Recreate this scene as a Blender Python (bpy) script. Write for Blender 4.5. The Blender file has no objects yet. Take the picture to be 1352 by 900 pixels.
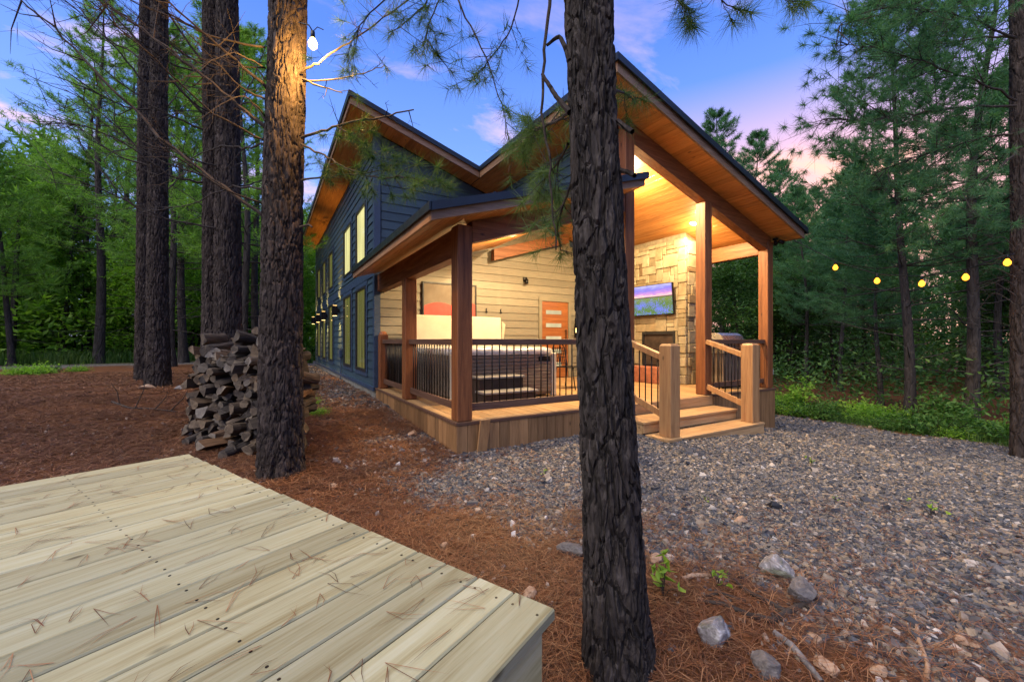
import bpy, math, random
import numpy as np
from mathutils import Vector, Matrix

R = math.radians
rng = np.random.default_rng(7)
random.seed(7)
sc = bpy.context.scene
COL = sc.collection

# ------------------------------------------------------------------ camera frame
YAW = R(30.8); F = 540.0; CAMZ = 1.3
SN, CS = math.sin(YAW), math.cos(YAW)
def P(px, py, d):
    """point seen at pixel (px,py) of the 1352x900 photo, d metres ahead of the lens"""
    a = (px - 676) / F; b = (450 - py) / F
    return Vector(((SN + CS * a) * d, (CS - SN * a) * d, CAMZ + b * d))
def PXY(px, d):
    v = P(px, 450, d); return v.x, v.y
def to_px(x, y):
    dep = x * SN + y * CS
    return 676 + F * (x * CS - y * SN) / dep, dep

# ------------------------------------------------------------------ numpy noise
def _h(i, j, k, s):
    n = (i * 374761393 + j * 668265263 + k * 2147483647 + s * 1274126177) & 0xFFFFFFFF
    n = ((n ^ (n >> 13)) * 1274126177) & 0xFFFFFFFF
    n = (n ^ (n >> 16)) & 0xFFFFFF
    return n / float(0xFFFFFF)
def vnoise(x, y, z=None, s=0):
    x = np.asarray(x, float); y = np.asarray(y, float)
    z = np.zeros_like(x) if z is None else np.asarray(z, float)
    xi = np.floor(x).astype(np.int64); yi = np.floor(y).astype(np.int64); zi = np.floor(z).astype(np.int64)
    fx = x - xi; fy = y - yi; fz = z - zi
    fx = fx * fx * (3 - 2 * fx); fy = fy * fy * (3 - 2 * fy); fz = fz * fz * (3 - 2 * fz)
    r = 0
    for a in (0, 1):
        for b in (0, 1):
            for c in (0, 1):
                w = (fx if a else 1 - fx) * (fy if b else 1 - fy) * (fz if c else 1 - fz)
                r = r + w * _h(xi + a, yi + b, zi + c, s)
    return r
def fbm(x, y, z=None, s=0, o=4):
    r = 0; a = .5; t = 0
    z = np.zeros_like(np.asarray(x, float)) if z is None else z
    for i in range(o):
        r = r + a * vnoise(x * 2 ** i, y * 2 ** i, z * 2 ** i, s + i); t += a; a *= .5
    return r / t
def sstep(a, b, x):
    t = np.clip((np.asarray(x, float) - a) / (b - a), 0, 1); return t * t * (3 - 2 * t)
def worley(u, v, per, s=0):
    """F1, F2, cell id on a plane whose u axis repeats every `per` cells"""
    ui = np.floor(u).astype(np.int64); vi = np.floor(v).astype(np.int64)
    f1 = np.full(u.shape, 9.); f2 = np.full(u.shape, 9.); cid = np.zeros(u.shape)
    for a in (-1, 0, 1):
        for b in (-1, 0, 1):
            ci = ui + a; cj = vi + b; cm = np.mod(ci, per)
            px = ci + _h(cm, cj, 1, s); py = cj + _h(cm, cj, 2, s)
            d = np.hypot(u - px, v - py)
            near = d < f1
            f2 = np.where(near, f1, np.minimum(f2, d)); cid = np.where(near, _h(cm, cj, 3, s), cid)
            f1 = np.where(near, d, f1)
    return f1, f2, cid

# ------------------------------------------------------------------ object helpers
def link(o, parent=None):
    COL.objects.link(o)
    if parent is not None:
        o.parent = parent
    return o
def tag(o, label=None, cat=None, group=None, kind=None):
    if label: o['label'] = label
    if cat: o['category'] = cat
    if group: o['group'] = group
    if kind: o['kind'] = kind
    return o
def thing(name, label, cat, loc=(0, 0, 0), rz=0, group=None):
    o = bpy.data.objects.new(name, None); o.empty_display_size = .1
    o.location = loc; o.rotation_euler = (0, 0, rz)
    link(o); return tag(o, label, cat, group)
def np_mesh(name, V, Fc, mats, mi=None, smooth=False, attrs=None):
    """mesh from arrays; Fc is one (n,3) or (n,4) array or a list of such arrays"""
    me = bpy.data.meshes.new(name)
    Fs = Fc if isinstance(Fc, (list, tuple)) else [Fc]
    Fs = [np.asarray(f, np.int32) for f in Fs if len(f)]
    V = np.asarray(V, np.float32)
    me.vertices.add(len(V)); me.vertices.foreach_set('co', V.ravel())
    nl = sum(f.size for f in Fs); nf = sum(len(f) for f in Fs)
    me.loops.add(nl); me.loops.foreach_set('vertex_index', np.concatenate([f.ravel() for f in Fs]))
    me.polygons.add(nf)
    tot = np.concatenate([np.full(len(f), f.shape[1], np.int32) for f in Fs])
    st = np.concatenate([[0], np.cumsum(tot)[:-1]]).astype(np.int32)
    me.polygons.foreach_set('loop_start', st)
    try: me.polygons.foreach_set('loop_total', tot)
    except Exception: pass
    for m in (mats if isinstance(mats, (list, tuple)) else [mats]):
        me.materials.append(m)
    if mi is not None: me.polygons.foreach_set('material_index', np.asarray(mi, np.int32))
    me.polygons.foreach_set('use_smooth', np.full(nf, bool(smooth)))
    if attrs:
        for k, a in attrs.items():
            at = me.attributes.new(k, 'FLOAT', 'POINT'); at.data.foreach_set('value', np.asarray(a, np.float32))
    me.update(calc_edges=True)
    return me
def mobj(name, me, parent=None, loc=None):
    o = bpy.data.objects.new(name, me)
    if loc is not None: o.location = loc
    return link(o, parent)

class MB:
    """collects boxes, bars, prisms and tubes into one mesh"""
    def __init__(s): s.v = []; s.f = []; s.m = []
    def add(s, vs, fs, m=0):
        b = len(s.v); s.v += [tuple(v) for v in vs]
        s.f += [tuple(b + i for i in f) for f in fs]; s.m += [m] * len(fs)
        return s
    def box(s, x0, x1, y0, y1, z0, z1, m=0, c=0.0):
        if c <= 0:
            return s.add([(x0,y0,z0),(x1,y0,z0),(x1,y1,z0),(x0,y1,z0),(x0,y0,z1),(x1,y0,z1),(x1,y1,z1),(x0,y1,z1)],
                  [(0,3,2,1),(4,5,6,7),(0,1,5,4),(1,2,6,5),(2,3,7,6),(3,0,4,7)], m)
        return s.cbox(Matrix.Translation(((x0+x1)/2,(y0+y1)/2,(z0+z1)/2)), (x1-x0)/2, (y1-y0)/2, (z1-z0)/2, c, m)
    def cbox(s, M, hx, hy, hz, c=0.004, m=0):
        """box with chamfered edges, half sizes hx hy hz, placed by matrix M"""
        c = min(c, hx * .45, hy * .45, hz * .45)
        vs = []; idx = {}
        for sx in (-1, 1):
            for sy in (-1, 1):
                for sz in (-1, 1):
                    for ax in range(3):
                        p = [sx * (hx - c), sy * (hy - c), sz * (hz - c)]
                        p[ax] = (sx * hx, sy * hy, sz * hz)[ax]
                        idx[(sx, sy, sz, ax)] = len(vs); vs.append(M @ Vector(p))
        fs = []
        for ax in range(3):
            o = [a for a in range(3) if a != ax]
            for sg in (-1, 1):
                q = []
                for a, b in ((-1,-1),(1,-1),(1,1),(-1,1)):
                    k = [0,0,0]; k[ax] = sg; k[o[0]] = a; k[o[1]] = b
                    q.append(idx[(k[0],k[1],k[2],ax)])
                if (sg > 0) == (ax == 1): q.reverse()
                fs.append(q)
        for ax in range(3):                       # edge along ax
            o = [a for a in range(3) if a != ax]
            for a in (-1, 1):
                for b in (-1, 1):
                    def K(e, which):
                        k = [0,0,0]; k[ax] = e; k[o[0]] = a; k[o[1]] = b
                        return idx[(k[0],k[1],k[2],which)]
                    q = [K(-1,o[0]),K(1,o[0]),K(1,o[1]),K(-1,o[1])]
                    flip = (a * b > 0); flip = flip != (ax == 1)
                    if flip: q.reverse()
                    fs.append(q)
        for sx in (-1, 1):
            for sy in (-1, 1):
                for sz in (-1, 1):
                    q = [idx[(sx,sy,sz,0)], idx[(sx,sy,sz,1)], idx[(sx,sy,sz,2)]]
                    if sx * sy * sz < 0: q.reverse()
                    fs.append(q)
        return s.add(vs, fs, m)
    def bar(s, a, b, w, h, up=(0,0,1), c=0.004, m=0):
        """square-cut timber from a to b; w across, h along up"""
        a = Vector(a); b = Vector(b); d = b - a; L = d.length; d.normalize()
        u = Vector(up); sd = d.cross(u).normalized(); u = sd.cross(d).normalized()
        M = Matrix((d, sd, u)).transposed().to_4x4(); M.translation = (a + b) / 2
        return s.cbox(M, L / 2, w / 2, h / 2, c, m)
    def prism(s, pts, vec, m=0):
        """polygon pts (3d) pushed along vec"""
        n = len(pts); pts = [Vector(p) for p in pts]; vec = Vector(vec)
        vs = pts + [p + vec for p in pts]
        fs = [tuple(range(n))[::-1], tuple(range(n, 2 * n))] + [(i, (i + 1) % n, n + (i + 1) % n, n + i) for i in range(n)]
        return s.add(vs, fs, m)
    def tube(s, pts, r, n=8, m=0, cap=True):
        pts = [Vector(p) for p in pts]; rs = r if isinstance(r, (list, tuple)) else [r] * len(pts)
        b = len(s.v); k = len(pts)
        ref = None
        for i, p in enumerate(pts):
            d = (pts[min(i + 1, k - 1)] - pts[max(i - 1, 0)]).normalized()
            if ref is None:
                ref = d.orthogonal().normalized()
            ref = (ref - d * ref.dot(d)).normalized(); q = d.cross(ref)
            for j in range(n):
                t = 2 * math.pi * j / n
                s.v.append(tuple(p + (ref * math.cos(t) + q * math.sin(t)) * rs[i]))
        for i in range(k - 1):
            for j in range(n):
                s.f.append((b + i*n + j, b + i*n + (j+1) % n, b + (i+1)*n + (j+1) % n, b + (i+1)*n + j)); s.m.append(m)
        if cap:
            s.f.append(tuple(b + j for j in range(n))[::-1]); s.m.append(m)
            s.f.append(tuple(b + (k-1)*n + j for j in range(n))); s.m.append(m)
        return s
    def lathe(s, prof, n=16, M=None, m=0):
        M = M or Matrix(); b = len(s.v); k = len(prof)
        for r, z in prof:
            for j in range(n):
                t = 2 * math.pi * j / n
                s.v.append(tuple(M @ Vector((r * math.cos(t), r * math.sin(t), z))))
        for i in range(k - 1):
            for j in range(n):
                s.f.append((b+i*n+j, b+i*n+(j+1)%n, b+(i+1)*n+(j+1)%n, b+(i+1)*n+j)); s.m.append(m)
        return s
    def mesh(s, name, mats, smooth=False):
        me = bpy.data.meshes.new(name); me.from_pydata(s.v, [], s.f)
        for m in (mats if isinstance(mats, (list, tuple)) else [mats]): me.materials.append(m)
        me.polygons.foreach_set('material_index', s.m)
        me.polygons.foreach_set('use_smooth', [smooth] * len(s.f)); me.update()
        return me
    def build(s, name, mats, parent=None, loc=None, smooth=False):
        return mobj(name, s.mesh(name, mats, smooth), parent, loc)
def copy_tree(o, parent=None):
    c = o.copy(); COL.objects.link(c)
    if parent is not None: c.parent = parent
    for ch in list(o.children): copy_tree(ch, c)
    return c

# ------------------------------------------------------------------ materials
class NT:
    def __init__(s, name):
        s.m = bpy.data.materials.new(name); s.m.use_nodes = True
        s.t = s.m.node_tree; s.t.nodes.clear()
        s.out = s.n('ShaderNodeOutputMaterial')
    def n(s, ty, **kw):
        nd = s.t.nodes.new(ty)
        for k, v in kw.items(): setattr(nd, k, v)
        return nd
    def l(s, a, b): s.t.links.new(a, b); return b
    def coord(s, kind='Object', scale=(1,1,1), rot=(0,0,0)):
        c = s.n('ShaderNodeTexCoord'); m = s.n('ShaderNodeMapping')
        m.inputs['Scale'].default_value = scale; m.inputs['Rotation'].default_value = rot
        s.l(c.outputs[kind], m.inputs['Vector']); return m.outputs[0]
    def pos(s, scale=(1,1,1)):
        c = s.n('ShaderNodeNewGeometry'); m = s.n('ShaderNodeMapping'); m.inputs['Scale'].default_value = scale
        s.l(c.outputs['Position'], m.inputs['Vector']); return m.outputs[0]
    def noise(s, vec, scale, det=4, rough=.55, dist=0):
        n = s.n('ShaderNodeTexNoise'); n.inputs['Scale'].default_value = scale; n.inputs['Detail'].default_value = det
        n.inputs['Roughness'].default_value = rough; n.inputs['Distortion'].default_value = dist
        if vec is not None: s.l(vec, n.inputs['Vector'])
        return n.outputs[0]
    def ramp(s, fac, stops, interp='LINEAR'):
        r = s.n('ShaderNodeValToRGB'); r.color_ramp.interpolation = interp
        el = r.color_ramp.elements
        while len(el) < len(stops): el.new(.5)
        for e, (p, c) in zip(el, stops):
            e.position = p; e.color = (c[0], c[1], c[2], 1) if not isinstance(c, (int, float)) else (c, c, c, 1)
        s.l(fac, r.inputs[0]); return r.outputs[0]
    def math(s, op, a, b=None, c=None):
        n = s.n('ShaderNodeMath', operation=op)
        for i, v in enumerate((a, b, c)):
            if v is None: continue
            if isinstance(v, (int, float)): n.inputs[i].default_value = v
            else: s.l(v, n.inputs[i])
        return n.outputs[0]
    def mix(s, fac, a, b, mode='MIX'):
        n = s.n('ShaderNodeMix', data_type='RGBA', blend_type=mode)
        for sock, v in ((n.inputs['Factor'], fac), (n.inputs[6], a), (n.inputs[7], b)):
            if isinstance(v, (int, float)): sock.default_value = v
            elif isinstance(v, tuple): sock.default_value = (v[0], v[1], v[2], 1)
            else: s.l(v, sock)
        return n.outputs[2]
    def island(s): return s.n('ShaderNodeNewGeometry').outputs['Random Per Island']
    def objrand(s): return s.n('ShaderNodeObjectInfo').outputs['Random']
    def bump(s, h, strength=.4, dist=.01):
        b = s.n('ShaderNodeBump'); b.inputs['Strength'].default_value = strength; b.inputs['Distance'].default_value = dist
        s.l(h, b.inputs['Height']); return b.outputs[0]
    def finish(s, col, rough=.7, metal=0, normal=None, spec=.4, coat=0):
        p = s.n('ShaderNodeBsdfPrincipled')
        for nm, v in (('Base Color', col), ('Roughness', rough), ('Metallic', metal)):
            k = p.inputs[nm]
            if isinstance(v, tuple): k.default_value = (v[0], v[1], v[2], 1)
            elif isinstance(v, (int, float)): k.default_value = v
            else: s.l(v, k)
        p.inputs['Specular IOR Level'].default_value = spec; p.inputs['Coat Weight'].default_value = coat
        if normal is not None: s.l(normal, p.inputs['Normal'])
        s.l(p.outputs[0], s.out.inputs[0]); s.p = p
        return s.m

def wood(name, c_dark, c_mid, c_light, axis, freq=3., rough=.6, vary=.35, bump=.25, knots=True, coat=0, space='Object', run=.55, ks=1.7, knot=.085):
    """boards with grain running along axis 0/1/2; each separate board gets its own tone"""
    t = NT(name)
    sc_ = [9., 9., 9.]; sc_[axis] = run
    isl = t.island()
    v = t.coord(space, tuple(sc_))
    off = t.n('ShaderNodeVectorMath', operation='ADD'); t.l(v, off.inputs[0])
    cmb = t.n('ShaderNodeCombineXYZ'); k = t.math('MULTIPLY', isl, 37.)
    for i in range(3): t.l(k, cmb.inputs[i])
    t.l(cmb.outputs[0], off.inputs[1]); v = off.outputs[0]
    g = t.noise(v, freq, 6, .62, .6)
    fine = t.noise(v, freq * 6, 3, .6, .2)
    g2 = t.math('ADD', t.math('MULTIPLY', g, .72), t.math('MULTIPLY', fine, .28))
    col = t.ramp(g2, [(.30, c_dark), (.50, c_mid), (.68, c_light)])
    tone = t.ramp(isl, [(0, 1 - vary), (1, 1 + vary * .35)])
    col = t.mix(1., col, tone, 'MULTIPLY')
    if knots:
        kv = [2.6, 2.6, 2.6]; kv[axis] = 1.1
        kn = t.n('ShaderNodeTexVoronoi'); kn.inputs['Scale'].default_value = ks
        o2 = t.n('ShaderNodeVectorMath', operation='ADD'); t.l(t.coord(space, tuple(kv)), o2.inputs[0]); t.l(cmb.outputs[0], o2.inputs[1])
        t.l(o2.outputs[0], kn.inputs['Vector'])
        kf = t.ramp(kn.outputs['Distance'], [(knot * .4, .85), (knot, 0)])
        col = t.mix(kf, col, tuple(c * .3 for c in c_dark))
    rg = t.ramp(g2, [(.3, rough + .12), (.7, rough - .08)])
    return t.finish(col, rg, 0, t.bump(g2, bump, .006), .35, coat)

def flat(name, col, rough=.6, metal=0, var=.12, scale=6., bump=.1, spec=.4):
    t = NT(name); v = t.coord('Object')
    n = t.noise(v, scale, 5, .6)
    c = t.mix(1., col, t.ramp(n, [(.25, 1 - var * 2), (.75, 1 + var)]), 'MULTIPLY')
    rg = t.ramp(t.noise(v, scale * 3, 4), [(.3, max(.05, rough - .1)), (.7, min(1, rough + .1))])
    return t.finish(c, rg, metal, t.bump(t.noise(v, scale * 12, 3), bump, .004), spec)
def emit(name, col, strength):
    t = NT(name); e = t.n('ShaderNodeEmission'); e.inputs[0].default_value = (*col, 1); e.inputs[1].default_value = strength
    t.l(e.outputs[0], t.out.inputs[0]); return t.m

M = {}
CED = ((.085,.026,.009), (.20,.070,.022), (.30,.115,.040))
M['post'] = wood('stained timber upright', *CED, 2, 2.2, .55, .2, .3)
M['beam_x'] = wood('stained timber across', *CED, 0, 2.2, .55, .2, .3)
M['beam_y'] = wood('stained timber lengthways', *CED, 1, 2.2, .55, .2, .3)
M['soffit'] = wood('varnished pine boards', (.30,.115,.028), (.50,.22,.060), (.62,.30,.095), 1, 2.2, .45, .22, .12, True, .15)
M['deck'] = wood('honey deck boards', (.22,.125,.05), (.38,.235,.105), (.48,.315,.155), 1, 2.2, .55, .25, .25)
M['tread'] = wood('honey step boards', (.26,.145,.06), (.44,.27,.125), (.54,.35,.175), 0, 2.2, .55, .25, .25)
M['skirt'] = wood('stained skirting boards', (.13,.068,.027), (.28,.150,.062), (.37,.21,.095), 2, 2.2, .6, .45, .3)
M['newel'] = wood('honey newel timber', (.20,.095,.038), (.40,.215,.09), (.50,.29,.13), 2, 1.6, .5, .2, .25)
M['rail_x'] = wood('weathered rail across', (.055,.028,.017), (.12,.062,.038), (.18,.10,.065), 0, 2.2, .6, .2, .3)
M['rail_y'] = wood('weathered rail lengthways', (.055,.028,.017), (.12,.062,.038), (.18,.10,.065), 1, 2.2, .6, .2, .3)
M['platform'] = wood('pale treated pine', (.205,.165,.07), (.335,.32,.19), (.395,.395,.275), 0, 2.2, .62, .30, .3, True, 0, 'Object', .42, 2.3, .10)
M['platside'] = wood('pale treated pine edge', (.34,.28,.11), (.54,.48,.24), (.64,.59,.36), 0, 1.5, .65, .22, .22)
M['doorwood'] = wood('orange door timber', (.15,.05,.015), (.27,.095,.028), (.35,.135,.045), 0, 1.6, .4, .15, .12, False, .2)

def siding(name, col):
    t = NT(name); isl = t.island()
    v = t.coord('Object', (1.2, 1.2, 14)); g = t.noise(v, 5, 5, .65, .4)
    c = t.mix(1., col, t.ramp(g, [(.25, .72), (.75, 1.18)]), 'MULTIPLY')
    c = t.mix(1., c, t.ramp(isl, [(0, .86), (1, 1.1)]), 'MULTIPLY')
    st = t.noise(t.coord('Object', (3, 3, .5)), 1.3, 4, .6)
    c = t.mix(t.ramp(st, [(.55, 0), (.8, .25)]), c, tuple(min(1, k * 1.5 + .02) for k in col))
    return t.finish(c, .55, 0, t.bump(g, .25, .005), .4)
M['siding'] = siding('slate blue lap siding', (.030,.061,.090))
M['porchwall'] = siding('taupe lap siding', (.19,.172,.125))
M['trimblue'] = flat('slate blue trim', (.030,.055,.105), .5, 0, .08)
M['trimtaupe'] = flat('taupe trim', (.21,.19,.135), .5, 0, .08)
M['roofmetal'] = flat('charcoal roof metal', (.020,.026,.036), .38, .3, .15, 3)
M['fascia'] = wood('pine fascia', (.13,.075,.045), (.22,.135,.085), (.29,.19,.125), 0, 2, .6, .2, .2, False)
M['fascia_y'] = wood('pine fascia lengthways', (.16,.085,.04), (.28,.16,.085), (.36,.22,.13), 1, 2, .6, .2, .2, False)
M['black'] = flat('black metal', (.012,.012,.013), .4, .6, .1)
M['frame'] = flat('black window frame', (.016,.017,.019), .45, 0, .1)
M['concrete'] = flat('grey foundation render', (.24,.23,.20), .85, 0, .25, 4, .4)
M['steel'] = flat('brushed stainless', (.55,.54,.52), .32, 1., .08, 10)
M['grey'] = flat('grey outlet box', (.42,.43,.44), .5, 0, .1)
M['stepgrey'] = flat('grey step plastic', (.20,.195,.18), .55, 0, .1)
M['cream'] = flat('cream vinyl', (.50,.455,.345), .5, 0, .07, 3, .3)
M['tubside'] = flat('taupe tub panel', (.17,.135,.10), .5, 0, .12, 5)
M['tublip'] = flat('marbled tub shell', (.55,.55,.52), .2, 0, .3, 9, .02, .6)
M['firebox'] = flat('sooty firebox', (.045,.030,.022), .9, 0, .3, 5, .5)
M['brickhearth'] = flat('red brick hearth', (.30,.11,.06), .8, 0, .3, 9, .5)
M['mortar'] = flat('pale mortar', (.24,.20,.135), .95, 0, .2, 12, .6)
M['artgrey'] = flat('grey painted canvas', (.20,.165,.125), .8, 0, .15, 3)
M['artred'] = flat('red painted canvas', (.55,.075,.060), .7, 0, .1, 4)

def lit_pane(name, col, strength):
    """lit curtain seen behind window glass: folds and a paler lower part, with a glossy pane"""
    t = NT(name)
    v = t.coord('Object', (1, 9, .35)); n = t.noise(v, 1.6, 3, .5)
    c = t.mix(1., col, t.ramp(n, [(.3, .38), (.7, 1.2)]), 'MULTIPLY')
    m = t.finish((.03,.035,.03), .06, 0, None, .5)
    t.l(c, t.p.inputs['Emission Color']); t.p.inputs['Emission Strength'].default_value = strength
    return m
M['pane_hi'] = lit_pane('bright lit window', (.86,.79,.33), .62)
M['pane_lo'] = lit_pane('dim lit window', (.30,.29,.06), .24)
M['doorglass'] = lit_pane('frosted door glass', (.9,.72,.40), .42)
M['bulb'] = emit('glowing filament bulb', (1., .31, .02), 3.2)
M['bulbwhite'] = emit('glowing clear bulb', (1., .55, .13), 4.5)
M['canlight'] = emit('glowing ceiling light', (1., .82, .50), 25.)
M['sconceglow'] = emit('glowing sconce lens', (1., .62, .2), 4.)

def stone(name):
    t = NT(name); isl = t.island(); v = t.coord('Object')
    n = t.noise(v, 7, 7, .65); n2 = t.noise(v, 2.2, 3)
    c = t.ramp(isl, [(0, (.22,.178,.106)), (.35, (.29,.245,.157)), (.7, (.355,.305,.205)), (.93, (.25,.19,.106)), (1, (.17,.115,.064))])
    c = t.mix(1., c, t.ramp(n, [(.25, .62), (.7, 1.15)]), 'MULTIPLY')
    c = t.mix(t.ramp(n2, [(.55, 0), (.75, .35)]), c, (.30,.20,.10))
    return t.finish(c, .85, 0, t.bump(n, .6, .02), .25)
M['stone'] = stone('buff ashlar stone')

def bark(name, ca, cb, cc, scale=1., bump=.8):
    t = NT(name); v = t.coord('Object', (1, 1, .28))
    n = t.noise(v, 16 * scale, 8, .68, .6); n2 = t.noise(t.coord('Object', (1,1,.5)), 3.0, 4)
    at = t.n('ShaderNodeAttribute', attribute_name='plate')
    c = t.ramp(n, [(.28, ca), (.52, cb), (.75, cc)])
    c = t.mix(1., c, t.ramp(at.outputs['Fac'], [(0, .7), (1, 1.25)]), 'MULTIPLY')
    c = t.mix(t.ramp(n2, [(.5, 0), (.72, .55)]), c, tuple(k * 1.25 for k in cb))
    vor = t.n('ShaderNodeTexVoronoi', feature='DISTANCE_TO_EDGE'); vor.inputs['Scale'].default_value = 11 * scale
    wv = t.n('ShaderNodeVectorMath', operation='ADD'); t.l(v, wv.inputs[0])
    nc = t.n('ShaderNodeTexNoise'); nc.inputs['Scale'].default_value = 9; t.l(v, nc.inputs['Vector'])
    sc_ = t.n('ShaderNodeVectorMath', operation='SCALE'); t.l(nc.outputs['Color'], sc_.inputs[0]); sc_.inputs['Scale'].default_value = .12
    t.l(sc_.outputs[0], wv.inputs[1]); t.l(wv.outputs[0], vor.inputs['Vector'])
    h = t.math('ADD', t.math('MULTIPLY', n, .5), t.ramp(vor.outputs['Distance'], [(0, 0), (.14, .9)]))
    return t.finish(c, .9, 0, t.bump(h, bump, .03), .2)
M['bark'] = bark('grey brown pine bark', (.016,.012,.011), (.046,.035,.030), (.095,.075,.065))
M['bark1'] = bark('near black pine bark', (.013,.010,.009), (.042,.034,.030), (.090,.077,.069), 1.6, 1.)
M['barkfar'] = bark('slim pine bark', (.028,.023,.022), (.07,.058,.052), (.125,.108,.10), .8, .6)
M['twig'] = flat('brown twig bark', (.042,.030,.022), .9, 0, .3, 20, .5)
M['deadwood'] = flat('dead branch wood', (.042,.031,.024), .9, 0, .3, 18, .5)

def leaf(name, a, b, c, trans=.35, rough=.55):
    t = NT(name); isl = t.island(); ob = t.objrand()
    big = t.ramp(t.noise(t.pos(), .7, 4, .65), [(.33, 0), (.67, 1)])
    f = t.math('ADD', t.math('MULTIPLY', isl, .45), t.math('MULTIPLY', big, .55))
    col = t.ramp(f, [(.2, a), (.5, b), (.8, c)])
    col = t.mix(1., col, t.ramp(ob, [(0, (.86,.9,.9)), (1, (1.14,1.08,1.0))]), 'MULTIPLY')
    d = t.n('ShaderNodeBsdfPrincipled'); t.l(col, d.inputs['Base Color']); d.inputs['Roughness'].default_value = rough
    d.inputs['Specular IOR Level'].default_value = .3
    tr = t.n('ShaderNodeBsdfTranslucent'); t.l(t.mix(1., col, (1.1,1.25,.55), 'MULTIPLY'), tr.inputs[0])
    mx = t.n('ShaderNodeMixShader'); mx.inputs[0].default_value = trans
    t.l(d.outputs[0], mx.inputs[1]); t.l(tr.outputs[0], mx.inputs[2]); t.l(mx.outputs[0], t.out.inputs[0])
    return t.m
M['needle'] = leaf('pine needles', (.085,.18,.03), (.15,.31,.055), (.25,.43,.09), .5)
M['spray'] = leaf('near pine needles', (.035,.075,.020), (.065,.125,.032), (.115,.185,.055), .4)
M['needlefar'] = leaf('blue green pine needles', (.052,.145,.066), (.098,.235,.105), (.16,.31,.145), .46)
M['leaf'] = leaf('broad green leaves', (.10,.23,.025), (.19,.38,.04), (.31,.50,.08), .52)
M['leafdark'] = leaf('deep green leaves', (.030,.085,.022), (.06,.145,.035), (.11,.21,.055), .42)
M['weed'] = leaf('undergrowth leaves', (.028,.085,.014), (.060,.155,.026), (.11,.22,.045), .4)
M['lime'] = leaf('young lime leaves', (.14,.24,.02), (.22,.36,.035), (.30,.45,.06), .4)
M['grass'] = leaf('grass blades', (.035,.09,.018), (.07,.15,.03), (.13,.2,.05), .35)
# ------------------------------------------------------------------ ground shape
def gz(x, y):
    x = np.asarray(x, float); y = np.asarray(y, float)
    left = .40 * sstep(5.4, 10.5, y) * sstep(1.3, -1.2, x) + .16 * sstep(3.6, 8.5, y) * sstep(4, 1.6, x) * sstep(-.5, 1.3, x)
    far = .40 * sstep(10, 24, y) * sstep(3, 0, x)
    left = np.maximum(left, far * .98)
    right = -.12 * sstep(4.0, 6.6, x) - .36 * sstep(6.2, 9.2, x)
    n = .05 * (fbm(x * .9, y * .9, s=3) - .5) + .018 * (fbm(x * 4, y * 4, s=9) - .5)
    berm = .05 * np.exp(-((x - 1.9) ** 2 / .5 + (y - 1.25) ** 2 / .35))
    return left + right + n + berm
def gzs(x, y): return float(gz(np.array([x]), np.array([y]))[0])
def gravel_edge(y):
    ys = [-6, .3, .76, 1.38, 1.75, 2.45, 3.4, 4.5, 7, 10, 20, 26]
    xs = [3.4, 2.55, 2.35, 2.3, 2.0, 1.55, 1.0, .75, .78, .85, .85, .85]
    return np.interp(y, ys, xs)
def gravel_mask(x, y):
    """1 where crushed stone lies: the yard and side strip, the drive on the right, the track far left"""
    w = (fbm(x * 1.7, y * 1.7, s=21) - .5) * 1.3 + (fbm(x * 6, y * 6, s=25) - .5) * .7
    m = sstep(-.42, .42, x - gravel_edge(y) + w * .75) * sstep(10.7, 10.3, x + w * .4 + sstep(4, -1, y) * -.3)
    m = m * (1 - .42 * sstep(2.2, 1.7, x) * sstep(3.6, 4.6, y))
    tr = sstep(1.4, .9, np.abs(y - 21.5 - .12 * x + w)) * sstep(1.0, .2, x)
    return np.maximum(m, tr)

# ------------------------------------------------------------------ ground sheet
def axis_coords(a0, a1, st, lim):
    c = list(np.arange(a0, a1 + 1e-6, st)); s_ = st
    while c[-1] < lim: s_ *= 1.28; c.append(c[-1] + s_)
    s_ = st
    while c[0] > -lim: s_ *= 1.28; c.insert(0, c[0] - s_)
    return np.array(c)
gx = axis_coords(-5, 12.5, .065, 260); gy = axis_coords(-.5, 14, .065, 260)
GX, GY = np.meshgrid(gx, gy, indexing='ij')
GZ = gz(GX, GY)
V = np.stack([GX, GY, GZ], -1).reshape(-1, 3)
nx, ny = len(gx), len(gy)
I = (np.arange(nx - 1)[:, None] * ny + np.arange(ny - 1)[None, :]).ravel()
FQ = np.stack([I, I + ny, I + ny + 1, I + 1], -1)
gm = gravel_mask(GX, GY).ravel()
gr = (sstep(10.4, 11.0, GX) * sstep(12.6, 11.9, GX) + sstep(22.6, 23.6, GY - .12 * GX) * sstep(1, 0, GX)).ravel().clip(0, 1)

t = NT('forest floor'); p = t.pos()
n1 = t.noise(p, 1.3, 6, .62); n2 = t.noise(p, 38, 5, .7, .8); n3 = t.noise(t.pos((1, .22, 1)), 70, 3, .7, 1.5)
lit = t.ramp(t.math('ADD', t.math('MULTIPLY', n2, .55), t.math('MULTIPLY', n3, .45)), [(.30, (.030,.015,.008)), (.48, (.115,.046,.018)), (.62, (.215,.088,.034)), (.8, (.30,.16,.07))])
lit = t.mix(1., lit, t.ramp(n1, [(.3, .62), (.7, 1.18)]), 'MULTIPLY')
vo = t.n('ShaderNodeTexVoronoi'); vo.inputs['Scale'].default_value = 30; t.l(p, vo.inputs['Vector'])
vg = t.n('ShaderNodeTexVoronoi', feature='DISTANCE_TO_EDGE'); vg.inputs['Scale'].default_value = 30; t.l(p, vg.inputs['Vector'])
sepc = t.n('ShaderNodeSeparateColor'); t.l(vo.outputs['Color'], sepc.inputs[0])
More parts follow.
